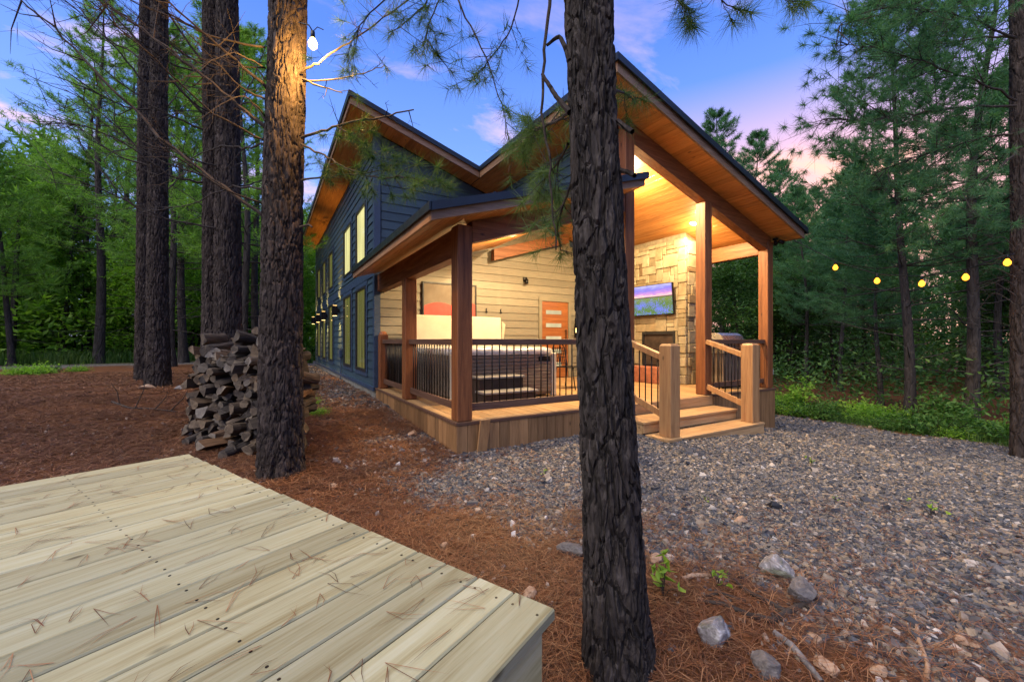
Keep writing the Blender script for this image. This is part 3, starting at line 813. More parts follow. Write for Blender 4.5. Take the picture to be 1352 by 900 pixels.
gl = thing('gas_grill', 'stainless gas grill with a rounded hood behind the porch railing', 'grill', (8.00, 4.98, DZ))
b = MB(); prof = [(-.24, .84), (.24, .84), (.24, .95), (.19, 1.05), (.09, 1.10), (-.09, 1.10), (-.19, 1.05), (-.24, .95)]
b.prism([(-.36, y_, z_) for y_, z_ in prof], (.72, 0, 0)); b.build('hood', M['steel'], gl)
b = MB(); b.tube([(-.28, -.29, .93), (.28, -.29, .93)], .013); b.tube([(-.28, -.29, .93), (-.28, -.22, .93)], .009); b.tube([(.28, -.29, .93), (.28, -.22, .93)], .009); b.build('handle', M['steel'], gl)
b = MB(); b.box(-.37, .37, -.25, .25, .70, .835, c=.008); b.build('firebowl', M['steel'], gl)
b = MB(); b.box(-.34, .34, -.22, .22, .08, .695, c=.006); b.build('cabinet', M['tubside'], gl)
for q in ((-.66, -.375), (.375, .60)):
    b = MB(); b.box(*q, -.22, .22, .79, .82, c=.008); b.build('side_shelf', M['steel'], gl)
for k in range(4):
    b = MB(); b.lathe([(.001, .03), (.022, .03), (.026, 0)], 12, Matrix.Translation((-.27 + .18 * k, -.25, .765)) @ Matrix.Rotation(R(90), 4, 'X')); b.build('knob', M['black'], gl, smooth=True)
for sx in (-1, 1):
    for sy in (-1, 1):
        b = MB(); b.lathe([(.001, -.016), (.038, -.016), (.04, 0), (.038, .016), (.001, .016)], 14, Matrix.Translation((.30 * sx, .18 * sy, .041)) @ Matrix.Rotation(R(90), 4, 'X')); b.build('wheel', M['black'], gl, smooth=True)

ch = thing('patio_chair', 'black wrought iron patio chair with lattice back beside the porch door', 'chair', (5.20, 6.45, DZ), R(20))
b = MB()
for k in range(7): b.tube([(-.2 + k * .066, .20, .46), (-.2 + k * .066, .26, .82)], .007, 6)
for k in range(6): b.tube([(-.21, .205 + k * .011, .48 + k * .062), (.21, .205 + k * .011, .48 + k * .062)], .007, 6)
b.tube([(-.22, .2, .42), (-.22, .27, .80), (-.15, .28, .87), (.15, .28, .87), (.22, .27, .80), (.22, .2, .42)], .012, 8); b.build('backrest', M['black'], ch)
b = MB(); b.box(-.23, .23, -.22, .22, .415, .435, c=.006); b.build('seat', M['black'], ch)
for sx, sy in ((-1,-1),(1,-1),(-1,1),(1,1)):
    b = MB(); b.tube([(.2 * sx, .19 * sy, .414), (.22 * sx, .22 * sy, .2), (.25 * sx, .27 * sy, .0)], .011, 8); b.build('leg', M['black'], ch, smooth=True)
cb = thing('storage_cabinet', 'tall dark cabinet against the porch wall behind the side railing', 'cabinet', (2.42, 8.18, DZ))
b = MB(); b.box(-.22, .22, -.16, .16, .04, .92, c=.008); b.build('body', M['firebox'], cb)
b = MB(); b.box(-.21, -.003, -.178, -.161, .06, .90, c=.004); b.box(.003, .21, -.178, -.161, .06, .90, c=.004); b.build('door', M['frame'], cb)
b = MB(); b.box(-.24, .24, -.18, .17, .922, .95, c=.006); b.build('top', M['firebox'], cb)

lb = MB(); lb.cbox(Matrix.Translation((0, 0, .20)) @ Matrix.Rotation(R(9), 4, 'X') @ Matrix.Rotation(R(2), 4, 'Y'), .065, .012, .20, .003)
xx, yy = 2.16, 4.27
o = lb.build('loose_board', M['newel'], None, (xx, yy, gzs(xx, yy) - .01)); tag(o, 'loose plank leaning on the skirting right of the corner post', 'plank')
# ------------------------------------------------------------------ trees
def unit(a): return a / np.maximum(np.linalg.norm(a, axis=-1, keepdims=True), 1e-9)
def tris_from(base, dirs, L, w, r):
    """one thin triangle per needle"""
    n = len(base); side = unit(np.cross(dirs, r.normal(size=(n, 3)))) * (np.asarray(w).reshape(-1, 1) / 2)
    V = np.stack([base - side, base + side, base + dirs * np.asarray(L).reshape(-1, 1)], 1).reshape(-1, 3)
    return V, np.arange(3 * n).reshape(-1, 3)
def tufts(C, A, k, L, w, r, shoot=.2, spread=.85, droop=.0):
    n = len(C)
    s = r.random((n, k, 1)) * shoot
    side = unit(r.normal(size=(n, k, 3)))
    d = unit(A[:, None, :] * r.uniform(.15, .9, (n, k, 1)) + side * spread - np.array([0, 0, droop]))
    base = C[:, None, :] + A[:, None, :] * s
    return tris_from(base.reshape(-1, 3), d.reshape(-1, 3), L * r.uniform(.7, 1.15, n * k), np.full(n * k, w), r)
def leaves(C, k, rad, size, r, flat=.5):
    """clumps of k leaf-shaped quads within rad of each centre"""
    n = len(C); m = n * k
    c = (C[:, None, :] + r.normal(size=(n, k, 3)) * np.array([1, 1, .7]) * rad * .5).reshape(-1, 3)
    nrm = unit(r.normal(size=(m, 3)) * flat + np.array([0, 0, 1.]))
    a = unit(np.cross(nrm, r.normal(size=(m, 3)))); b_ = np.cross(nrm, a)
    s = (size * r.uniform(.6, 1.3, (m, 1)))
    V = np.stack([c - a * s, c - b_ * s * .42 + a * s * .1 - nrm * s * .12, c + a * s, c + b_ * s * .42 + a * s * .1 - nrm * s * .12], 1).reshape(-1, 3)
    return V, np.arange(4 * m).reshape(-1, 4)
class Acc:
    def __init__(s): s.V = []; s.F3 = []; s.F4 = []; s.m3 = []; s.m4 = []; s.n = 0
    def add(s, V, Fa, m=0):
        Fa = np.asarray(Fa) + s.n; s.V.append(np.asarray(V)); s.n += len(V)
        (s.F3 if Fa.shape[1] == 3 else s.F4).append(Fa); (s.m3 if Fa.shape[1] == 3 else s.m4).append(np.full(len(Fa), m))
    def tube(s, pts, rs, n=4, m=0):
        pts = np.asarray(pts, float); k = len(pts); d = unit(np.gradient(pts, axis=0))
        ref = np.array([0, 0, 1.]) if abs(d[0][2]) < .9 else np.array([1., 0, 0])
        u = unit(np.cross(d, ref)); v = np.cross(d, u); th = np.arange(n) * 2 * math.pi / n
        rs = np.asarray(rs, float).reshape(-1, 1, 1)
        V = pts[:, None, :] + (u[:, None, :] * np.cos(th)[None, :, None] + v[:, None, :] * np.sin(th)[None, :, None]) * rs
        i = np.arange(k - 1)[:, None] * n; j = np.arange(n)[None, :]; j2 = (j + 1) % n
        s.add(V.reshape(-1, 3), np.stack([i + j, i + j2, i + n + j2, i + n + j], -1).reshape(-1, 4), m)
    def mesh(s, name, mats, smooth=False):
        Fs = []; mi = []
        if s.F3: Fs.append(np.concatenate(s.F3)); mi.append(np.concatenate(s.m3))
        if s.F4: Fs.append(np.concatenate(s.F4)); mi.append(np.concatenate(s.m4))
        return np_mesh(name, np.concatenate(s.V), Fs, mats, np.concatenate(mi), smooth)

def bark_trunk(name, pts, radii, seed, nT=112, dz=.022, cw=.052, chh=.16, depth=.016, mat='bark', flare=.5):
    """trunk with modelled bark plates; pts are local, base first"""
    pts = np.array([list(p) for p in pts], float); z = np.arange(pts[0][2], pts[-1][2], dz); nZ = len(z)
    cx = np.interp(z, pts[:, 2], pts[:, 0]); cy = np.interp(z, pts[:, 2], pts[:, 1]); rr = np.interp(z, pts[:, 2], radii)
    k = np.ones(9) / 9
    for a in (cx, cy, rr): a[4:-4] = np.convolve(a, k, 'same')[4:-4]
    th = np.arange(nT) / nT * 2 * math.pi
    T, Z = np.meshgrid(th, z); RR = np.repeat(rr[:, None], nT, 1)
    per = max(6, int(round(2 * math.pi * radii[len(radii) // 2] / cw)))
    X = np.cos(T) * 1.0; Y = np.sin(T) * 1.0; rm = float(np.mean(radii))
    wu = (fbm(X * 2.2, Y * 2.2, Z * 3, s=seed) - .5) * 1.3 + (fbm(X * 8, Y * 8, Z * 14, s=seed + 4) - .5) * .5
    wv = (fbm(X * 2.2 + 7, Y * 2.2, Z * 3, s=seed + 5) - .5) * 1.2 + (fbm(X * 8 + 3, Y * 8, Z * 10, s=seed + 6) - .5) * .7
    f1, f2, cid = worley(T / (2 * math.pi) * per + wu, Z / chh + wv, per, seed)
    e = sstep(.0, .20, f2 - f1)
    g1, g2, gid = worley(T / (2 * math.pi) * per * 2 + wu * 2.2, Z / chh * 1.9 + wv * 1.9, per * 2, seed + 3)
    fine = sstep(.0, .12, g2 - g1)
    rid = np.abs(fbm(X * 5, Y * 5, Z * 4.5, s=seed + 8, o=3) - .5) * 2
    D = depth * (e * .9 + .30 * fine * e + .55 * (cid - .5) * e + .50 * (gid - .5) * e - .6) - depth * 1.0 * sstep(.16, .0, rid) + depth * .5 * (fbm(X * 14, Y * 14, Z * 34, s=seed + 9, o=2) - .5)
    root = np.exp(-(Z - pts[0][2]) / .22) * flare * rr[:, None]
    lobes = .55 + .45 * np.sin(T * 4 + seed) * np.sin(T * 2 + 1.3 * seed)
    RAD = RR * (1 + .05 * (fbm(X * .9, Y * .9, Z * 1.2, s=seed + 2) - .5)) + D + root * lobes
    V = np.stack([cx[:, None] + RAD * np.cos(T), cy[:, None] + RAD * np.sin(T), Z], -1).reshape(-1, 3)
    i = np.arange(nZ - 1)[:, None] * nT; j = np.arange(nT)[None, :]; j2 = (j + 1) % nT
    FQ = np.stack([i + j, i + j2, i + nT + j2, i + nT + j], -1).reshape(-1, 4)
    return np_mesh(name, V, FQ, M[mat], smooth=True, attrs={'plate': cid.ravel()})

def pine_meshes(seed, h, r0, c0, spread, nwh=24, k=12, L=.17, w=.012, mats=('needle', 'twig'), dead=10, twn=6, per_tw=3, lean=.3):
    """(trunk mesh, crown mesh) of a pine of height h whose live crown starts at c0"""
    r = np.random.default_rng(seed)
    bend = r.normal(size=2) * lean
    def ctr(z): q = z / h; return np.array([bend[0] * q * q + .06 * math.sin(q * 9 + seed), bend[1] * q * q + .05 * math.cos(q * 8 + seed), z])
    A = Acc(); zs = np.linspace(-.35, h, 26)
    A.tube([ctr(max(z, 0)) + np.array([0, 0, min(z, 0)]) for z in zs], [r0 * (1 - .9 * max(z, 0) / h) * (1 + .45 * math.exp(-max(z, 0) / .25)) for z in zs], 12, 0)
    for i in range(dead):                                             # dead lower limbs
        z = r.uniform(c0 * .25, c0 + 1); a = r.uniform(0, 6.28); l = r.uniform(.5, 1.0) * spread * .75
        d = np.array([math.cos(a), math.sin(a), r.uniform(-.15, .35)]); p0 = ctr(z)
        pts = [p0 + d * l * q + np.array([0, 0, .25 * q * q * l * r.uniform(-.6, .8)]) for q in (0, .3, .65, 1)]
        A.tube(pts, [.018, .013, .008, .003], 4, 0)
        for q in (.4, .6, .8):
            s0 = p0 + d * l * q; e = s0 + (d * .4 + r.normal(size=3) * .35) * l * .4; A.tube([s0, (s0 + e) / 2 + r.normal(size=3) * .02, e], [.006, .004, .002], 3, 0)
    trunk = A.mesh('trunk', [M['barkfar']], True)
    Cs = []; As = []; B = Acc()
    for i in range(nwh):
        q = i / (nwh - 1); z = c0 + (h - c0) * (q ** .95) * .985
        nb = r.integers(3, 6)
        for j in range(nb):
            a = j * 2 * math.pi / nb + i * 1.3 + r.normal() * .35
            l = spread * ((1 - q) ** .75 * .95 + .10) * r.uniform(.55, 1.12) * (.75 + .25 * min(1, q * 6))
            el = r.uniform(-.05, .30) + .45 * q
            d = np.array([math.cos(a), math.sin(a), el]); d /= np.linalg.norm(d); up = .22 * l; p0 = ctr(z)
            f = lambda s_: p0 + d * l * s_ + np.array([0, 0, up * (s_ ** 2) - .25 * l * s_ * (1 - s_)])
            B.tube([f(s_) for s_ in (0, .35, .7, 1)], [.012 + .010 * (1 - q), .010, .007, .003], 3, 1)
            for t_ in range(twn):
                s_ = .28 + .72 * (t_ + r.random()) / twn; b0 = f(s_)
                sd = np.cross(d, [0, 0, 1.]); sd /= np.linalg.norm(sd); sg = 1 if t_ % 2 else -1
                td = d * .65 + sd * sg * r.uniform(.35, 1.0) + np.array([0, 0, r.uniform(.0, .45)]); td /= np.linalg.norm(td)
                tl = l * .34 * (1.15 - .6 * s_) * r.uniform(.6, 1.2)
                B.tube([b0, b0 + td * tl], [.006, .002], 3, 1)
                for u in range(per_tw):
                    Cs.append(b0 + td * tl * (.35 + .65 * (u + r.random() * .6) / per_tw)); As.append(td + np.array([0, 0, .25]))
            Cs.append(f(1.)); As.append(d + np.array([0, 0, .5]))
    Cs.append(ctr(h)); As.append(np.array([0, 0, 1.]))
    V, Fa = tufts(np.array(Cs), unit(np.array(As)), k, L, w, r)
    B.add(V, Fa, 0)
    return trunk, B.mesh('crown', [M[mats[0]], M[mats[1]]])

def broad_meshes(seed, h, r0, c0, spread, nc=420, k=16, size=.075, mats=('leaf', 'twig')):
    r = np.random.default_rng(seed); A = Acc()
    zs = np.linspace(-.3, h * .9, 12); b0 = r.normal(size=2) * .4
    ctr = lambda z: np.array([b0[0] * (z / h) ** 2, b0[1] * (z / h) ** 2, z])
    A.tube([ctr(z) for z in zs], [r0 * (1 - .85 * max(z, 0) / h) for z in zs], 9, 0); trunk = A.mesh('trunk', [M['barkfar']], True)
    B = Acc(); Cs = []
    for i in range(26):
        z = c0 + (h - c0) * r.random() ** 1.1 * .9; a = r.uniform(0, 6.28); q = (z - c0) / (h - c0)
        l = spread * math.sqrt(max(.08, 1 - q * q)) * r.uniform(.6, 1.1); d = np.array([math.cos(a), math.sin(a), r.uniform(.1, .6)])
        p0 = ctr(z); e = p0 + d * l; B.tube([p0, p0 + d * l * .5 + [0, 0, .1], e], [.03, .018, .005], 4, 1)
        for _ in range(nc // 26): Cs.append(p0 + d * l * r.uniform(.3, 1.05) + r.normal(size=3) * l * np.array([.22, .22, .13]))
    V, Fa = leaves(np.array(Cs), k, .42, size, r); B.add(V, Fa, 0)
    return trunk, B.mesh('crown', [M[mats[0]], M[mats[1]]])

pm = lambda *q, **kw: pine_meshes(*q, **{**dict(k=13, L=.22, w=.017, twn=8, per_tw=4), **kw})
nf = ('needlefar', 'twig')
PV = [pm(11, 13, .16, 4.0, 2.9, 18, per_tw=3, dead=16), pm(12, 15, .18, 4.6, 3.1, 20, per_tw=3, dead=16), pm(13, 10.5, .13, 3.2, 2.7, 16, per_tw=3, dead=14), pm(14, 16.5, .19, 3.6, 3.4, 26)]
PB = [pm(21, 9.8, .105, 3.5, 2.3, 19, mats=nf, dead=18), pm(22, 11.5, .12, 3.6, 2.5, 21, mats=nf, dead=18), pm(23, 8.6, .095, 3.0, 2.1, 17, mats=nf, dead=16), pm(24, 13.0, .14, 3.2, 2.8, 23, mats=nf)]
BL = [broad_meshes(31, 6.5, .09, 1.0, 2.5, 900), broad_meshes(32, 9.0, .12, 1.4, 3.1, 1200, 18), broad_meshes(33, 4.4, .05, .5, 1.9, 600, 15, .065)]
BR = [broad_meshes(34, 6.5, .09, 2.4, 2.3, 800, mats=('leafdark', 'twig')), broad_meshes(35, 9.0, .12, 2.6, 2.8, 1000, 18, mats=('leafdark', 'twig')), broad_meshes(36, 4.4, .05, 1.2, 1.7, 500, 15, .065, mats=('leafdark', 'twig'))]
CR = pine_meshes(41, 8.0, .12, .6, 2.7, 18, mats=('needle', 'twig'), dead=0)[1]        # loose crown for the near trunks

ORD = ['first','second','third','fourth','fifth','sixth','seventh','eighth','ninth','tenth','eleventh','twelfth','thirteenth','fourteenth','fifteenth','sixteenth','seventeenth','eighteenth','nineteenth','twentieth']
def ordn(i): return ORD[i] if i < 20 else f'{i+1}th' if (i + 1) % 10 not in (1, 2, 3) else f'{i+1}' + {1: 'st', 2: 'nd', 3: 'rd'}[(i + 1) % 10]
def tree(name, ms, x, y, rz, s, label, cat, group):
    t = thing(name, label, cat, (x, y, gzs(x, y) - .02), rz, group); t.scale = (s, s, s)
    mobj('trunk', ms[0], t); mobj('crown', ms[1], t); return t
def grove(name, lst, meshes, fmt, cat, group):
    lst = sorted(lst, key=lambda q: q[0])
    for i, (px, d, v, s) in enumerate(lst):
        x, y = PXY(px, d); tree(name, meshes[v], x, y, rng.uniform(0, 6.28), s, fmt.format(ordn(i)), cat, group)
grove('pine_tree', [(14,15,2,.80),(60,23,0,.86),(84,19,2,.95),(113,20,1,1.0),(131,16.5,1,1.0),(148,25,0,1.1),(166,21.5,1,1.1),(242,17,0,1.05),(253,22,1,1.1),(303,16,0,1.05),(338,19,1,1.),(228,14.5,2,1.1),(325,14,2,1.15),(-55,14,2,.85),(-130,17,0,.9)],
      PV, 'grey-trunked pine in the left-hand woods beyond the gravel track, {} from the left', 'pine tree', 'pines of the left-hand woods')
grove('broadleaf_tree', [(5,20,0,.9),(45,26,0,1.0),(98,20,2,1.2),(185,25,0,1.),(226,19,2,1.3),(205,21,0,.95),(262,26,1,1.),(325,24,0,1.2),(350,26,1,1.),(395,29,1,1.),(-60,22,1,1.1),(150,20.5,2,1.),(285,21,2,1.1)],
      BL, 'bright green broadleaf tree among the left-hand pines, {} from the left', 'broadleaf tree', 'broadleaf trees of the left-hand woods')
grove('pine_tree', [(1066,16,1,.68),(1111,14.5,0,.78),(1160,11.4,2,.72),(1198,9.2,0,1.),(1279,8.7,1,.98),(1420,11.5,0,.9),(1320,13,0,1.05),(1140,19,3,.72),(1480,8.2,2,1.1)],
      PB, 'slim blue-green pine beyond the gravel drive, {} of the right-hand woods counted from the left', 'pine tree', 'pines of the right-hand woods')
grove('pine_tree', [(905,27,3,.82),(955,23,3,1.14),(985,26,1,1.28),(1022,22,3,.87),(1050,27,3,.87),(925,27,1,1.15),(1085,23,1,.88)],
      PB, 'tall pine showing above the porch roof, {} from the left behind the cabin', 'pine tree', 'pines behind the cabin')
grove('broadleaf_tree', [(1045,19,2,1.2),(1100,18,0,.8),(1180,18,0,.8),(1318,14,2,.9),(1300,17,0,.95),(1390,14,0,1.0),(975,19,0,1.),(1015,21,1,.8)],
      BR, 'leafy understory tree beneath the right-hand pines, {} from the left', 'broadleaf tree', 'understory trees of the right-hand woods')

# ---- far woods: one mass to the left of the cabin, one to the right
r = np.random.default_rng(77)
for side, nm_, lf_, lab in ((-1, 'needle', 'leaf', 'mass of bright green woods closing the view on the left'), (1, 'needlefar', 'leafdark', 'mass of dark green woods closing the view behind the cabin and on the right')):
    A = Acc(); Cs = []; Ls = []
    for i in range(165):
        az = side * r.uniform(.0, 2.05); d = r.uniform(27, 44) if abs(az) < 1.5 else r.uniform(14, 30)
        fx, fy = math.sin(YAW + az) * d, math.cos(YAW + az) * d
        if 0.5 < fx < 10.5 and 4 < fy < 24: continue
        hh = r.uniform(7.5, 11.5) * (d / 32) ** .5; z0 = gzs(fx, fy)
        A.tube([(fx, fy, z0 - .3), (fx + r.normal() * .2, fy, z0 + hh * .8)], [.16, .05], 5, 1)
        n = 120 if abs(az) < 1.35 else 60
        q = r.random(n) ** .8; zz = 1.6 + (hh - 1.6) * q; rad = 2.6 * (1 - q * .75) * np.sqrt(r.random(n)); a = r.uniform(0, 6.28, n)
        Cs.append(np.stack([fx + rad * np.cos(a), fy + rad * np.sin(a), z0 + zz], -1))
        n = 40; Ls.append(np.stack([fx + r.uniform(-2.6, 2.6, n), fy + r.uniform(-2.6, 2.6, n), z0 + r.random(n) * 2.6], -1))
    Cs = np.concatenate(Cs); dirs = unit(r.normal(size=Cs.shape) * .6 + np.array([0, 0, .5]))
    V, Fa = tufts(Cs, dirs, 12, .62, .10, r, .5, .9); A.add(V, Fa, 0)
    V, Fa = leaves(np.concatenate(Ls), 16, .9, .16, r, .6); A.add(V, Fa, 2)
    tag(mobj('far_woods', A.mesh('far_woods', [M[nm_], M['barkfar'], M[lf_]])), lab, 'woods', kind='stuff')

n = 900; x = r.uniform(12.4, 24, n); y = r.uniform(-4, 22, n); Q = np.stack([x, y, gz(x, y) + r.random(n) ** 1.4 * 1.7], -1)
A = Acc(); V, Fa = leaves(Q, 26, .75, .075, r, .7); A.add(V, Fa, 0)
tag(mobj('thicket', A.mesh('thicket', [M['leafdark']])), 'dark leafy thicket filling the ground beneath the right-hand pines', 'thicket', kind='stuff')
# ---- near trunks
def local(pts): b0 = pts[0]; return [(p.x - b0.x, p.y - b0.y, p.z - b0.z) for p in pts]
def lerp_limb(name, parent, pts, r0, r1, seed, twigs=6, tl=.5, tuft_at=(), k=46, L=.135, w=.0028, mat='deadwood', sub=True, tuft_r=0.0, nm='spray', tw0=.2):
    """limb through world points with side twigs; tuft_at = fractions where a burst of needles sits"""
    r = np.random.default_rng(seed); A = Acc(); P_ = np.array([list(p) for p in pts], float); n = len(P_)
    tt = np.linspace(0, 1, max(10, n * 4)); src = np.linspace(0, 1, n)
    Q = np.stack([np.interp(tt, src, P_[:, i]) for i in range(3)], -1)
    kk = np.array([.25, .5, .25])
    for _ in range(3):
        Q2 = Q.copy()
        Q2[1:-1] = Q[:-2] * .25 + Q[1:-1] * .5 + Q[2:] * .25; Q = Q2
    ln = np.linalg.norm(np.diff(P_, axis=0), axis=1).sum()
    Q[1:-1] += r.normal(size=Q[1:-1].shape) * ln * .004
    A.tube(Q, r0 + (r1 - r0) * tt ** .8, 6, 1)
    dirs = unit(np.gradient(Q, axis=0)); C = []; Ad = []
    for f in tuft_at:
        i = min(len(Q) - 1, int(f * (len(Q) - 1))); C.append(Q[i] + r.normal(size=3) * tuft_r); Ad.append(dirs[i])
    for j in range(twigs):
        i = int(len(Q) * (tw0 + (.98 - tw0) * r.random())); i = min(i, len(Q) - 1); l = tl * r.uniform(.4, 1.1)
        d = unit(dirs[i] * .8 + r.normal(size=3) * .6 + np.array([0, 0, -.1])); m_ = Q[i] + d * l * .5 + r.normal(size=3) * l * .06; e = Q[i] + d * l + np.array([0, 0, .12 * l])
        A.tube([Q[i], m_, e], [max(r1, r0 * .35), max(.0015, r0 * .2), .001], 4, 1)
        if sub:
            for u in range(3):
                s0 = Q[i] + (e - Q[i]) * r.uniform(.3, .9); A.tube([s0, s0 + unit(d + r.normal(size=3) * .8) * l * .35], [.0018, .0008], 3, 1)
        if len(tuft_at): C.append(e); Ad.append(d)
    if C:
        V, Fa = tufts(np.array(C), unit(np.array(Ad)), int(k * 1.7), L, w, r, .06, 1.0, .12); A.add(V, Fa, 0)
    me = A.mesh(name, [M[nm], M[mat]]); o = mobj(name, me); o.parent = parent
    o.matrix_parent_inverse = Matrix.Translation(-parent.location); return o
def near_tree(label, base, top_pts, radii, seed, crown_at=None, cs=1., **kw):
    pts = [base] + top_pts
    t = thing('pine_tree', label, 'pine tree', base, 0, 'large pines around the yard')
    mobj('trunk', bark_trunk('trunk', local(pts), radii, seed, **kw), t)
    if crown_at:
        o = mobj('crown', CR, t, (pts[-1].x - base.x, pts[-1].y - base.y, pts[-1].z - base.z - crown_at)); o.scale = (cs, cs, cs); o.rotation_euler = (0, 0, seed)
    return t
def gpt(px, d, dz=-.12):
    x, y = PXY(px, d); return Vector((x, y, gzs(x, y) + dz))
# T1: dark trunk in front of the cabin
b0 = gpt(818, 1.62); T1 = near_tree('dark rough-barked pine trunk in front of the cabin, nearest the camera', b0,
    [P(806, 640, 1.62), P(790, 320, 1.63), P(777, 0, 1.65), P(770, -400, 1.68), P(760, -1300, 1.8), P(757, -2400, 1.95)], [.120, .106, .096, .090, .085, .07, .03], 3, 4.5, .8, mat='bark1', nT=260, dz=.0075, cw=.029, chh=.16, depth=.0095, flare=.75)
# T2: the trunk with the bulb
b0 = gpt(371, 4.0); T2 = near_tree('pine trunk with a lit bulb tied high on it, beside the woodpile', b0,
    [P(371, 480, 4.0), P(374, 250, 4.02), P(381, 0, 4.05), P(384, -400, 4.1), P(386, -1000, 4.2)], [.20, .182, .172, .158, .14, .05], 8, 4.6, 1., nT=220, dz=.013, cw=.040, chh=.20, depth=.014, flare=.45)
b0 = gpt(283, 6.3); T3 = near_tree('left trunk of the joined pair of pines behind the woodpile', b0,
    [P(284, 420, 6.3), P(283, 200, 6.3), P(281, 0, 6.3), P(280, -260, 6.4), P(283, -600, 6.5)], [.185, .163, .142, .13, .11, .05], 14, 4.4, 1.05, nT=160, dz=.02, cw=.044, chh=.21, depth=.014, flare=.25)
b0 = gpt(301, 6.05); T3b = near_tree('right trunk of the joined pair of pines behind the woodpile', b0,
    [P(301, 420, 6.05), P(301, 200, 6.05), P(300, 0, 6.1), P(304, -260, 6.2), P(308, -600, 6.3)], [.195, .17, .15, .135, .11, .05], 17, 4.2, 1.05, nT=160, dz=.02, cw=.044, chh=.21, depth=.014, flare=.25)
b0 = gpt(209, 8.2); T4 = near_tree('thick pine left of the woodpile, its trunk catching warm light', b0,
    [P(208, 380, 8.2), P(209, 150, 8.2), P(212, -60, 8.2), P(214, -400, 8.3)], [.20, .168, .142, .12, .05], 23, 4.4, 1.1, nT=140, dz=.025, cw=.048, chh=.22, depth=.017, flare=.22)
b0 = gpt(190, 9.4); T4b = near_tree('shaded pine trunk close behind the thick pine left of the woodpile', b0,
    [P(191, 380, 9.4), P(192, 150, 9.4), P(194, -60, 9.4), P(196, -360, 9.5)], [.175, .15, .13, .11, .05], 29, 4.4, 1.1, nT=120, dz=.03, cw=.048, chh=.22, depth=.017, flare=.25)
b0 = gpt(1349, 6.3); T5 = near_tree('tall pine at the right edge of the drive holding the string lights', b0,
    [P(1348, 420, 6.3), P(1347, 200, 6.3), P(1344, 0, 6.3), P(1340, -260, 6.4), P(1338, -500, 6.5)], [.115, .105, .098, .088, .075, .04], 35, 3.6, .8, nT=80, dz=.03, cw=.05, chh=.24, depth=.012, flare=.3)

# ---- limbs: dead sweeping branches on the left
rr_ = random.Random(5)
def px_limb(parent, pxs, d0, d1, r0, r1, seed, **kw):
    n = len(pxs); return lerp_limb('branch', parent, [P(x, y, d0 + (d1 - d0) * i / (n - 1)) for i, (x, y) in enumerate(pxs)], r0, r1, seed, **kw)
px_limb(T2, [(352,288),(290,243),(215,185),(150,120),(80,45),(40,8),(0,-20)], 3.95, 3.5, .020, .005, 1, twigs=12, tl=.6)
px_limb(T2, [(356,172),(310,135),(255,90),(190,40),(140,5),(90,-40)], 3.95, 3.6, .022, .006, 2, twigs=12, tl=.6)
px_limb(T2, [(354,118),(300,70),(240,20),(200,-20)], 3.95, 3.3, .016, .004, 3, twigs=8, tl=.5)
px_limb(T2, [(350,190),(322,197),(290,190),(240,215),(200,235)], 4.0, 4.6, .012, .003, 4, twigs=6, tl=.4)
px_limb(T2, [(350,250),(300,245),(255,270),(190,280)], 4.0, 4.8, .012, .003, 41, twigs=6, tl=.4)
px_limb(T2, [(350,160),(330,130),(300,150),(312,205),(300,280)], 3.9, 4.2, .009, .003, 42, twigs=5, tl=.3)
px_limb(T3, [(268,150),(225,105),(180,50),(120,-10),(90,-60)], 6.1, 5.2, .020, .005, 5, twigs=12, tl=.8)
px_limb(T3, [(268,240),(225,235),(170,190),(110,165),(40,160)], 6.1, 5.0, .018, .004, 6, twigs=12, tl=.8)
px_limb(T3, [(266,80),(230,30),(190,-30),(160,-80)], 6.1, 5.5, .018, .005, 7, twigs=10, tl=.8)
px_limb(T3b, [(318,140),(335,100),(352,60),(360,20)], 6.0, 6.6, .012, .003, 8, twigs=5, tl=.6)
px_limb(T3b, [(318,245),(340,242),(370,225),(420,215)], 6.0, 7.2, .014, .003, 9, twigs=6, tl=.6)
px_limb(T4, [(197,215),(160,170),(110,130),(60,110)], 8.0, 7.4, .02, .005, 10, twigs=10, tl=.9)
px_limb(T4, [(197,120),(160,70),(110,20),(60,-20)], 8.0, 7.0, .02, .005, 11, twigs=10, tl=.9)
px_limb(T4, [(222,140),(245,110),(265,70)], 8.1, 8.6, .014, .004, 12, twigs=6, tl=.7)
px_limb(T4, [(222,250),(245,225),(262,190)], 8.1, 8.6, .014, .004, 13, twigs=6, tl=.7)
for i in range(16):                                                   # long dead sweeps
    par, d, x = [(T3, 6.1, 268), (T2, 3.92, 350), (T4, 8.1, 198), (T3b, 5.9, 284)][i % 4]; y = 40 + 17 * i + rr_.uniform(-12, 12); l = rr_.uniform(90, 240); sl_ = rr_.uniform(.35, 1.0)
    px_limb(par, [(x, y), (x - l * .3, y - l * .22 * sl_ + 6), (x - l * .65, y - l * .6 * sl_), (x - l, y - l * 1.0 * sl_)], d, d - rr_.uniform(.3, 1.2), .013 * d / 5, .003, 300 + i, twigs=11, tl=.14 * d)
for i in range(10):                                                   # thinner dead twigs between the left trunks
    par, d, x = rr_.choice([(T3, 6.2, 268), (T3b, 6.0, 318), (T4, 8.1, 200), (T2, 3.95, 350), (T4, 8.1, 221), (T4b, 9.2, 184)])
    y = rr_.uniform(60, 340); s_ = 1 if x in (318, 221) else -1
    px_limb(par, [(x, y), (x + s_ * rr_.uniform(25, 50), y - rr_.uniform(-5, 35)), (x + s_ * rr_.uniform(60, 120), y - rr_.uniform(-20, 80))], d, d - rr_.uniform(-.4, .9), .009, .002, 100 + i, twigs=5, tl=.5)
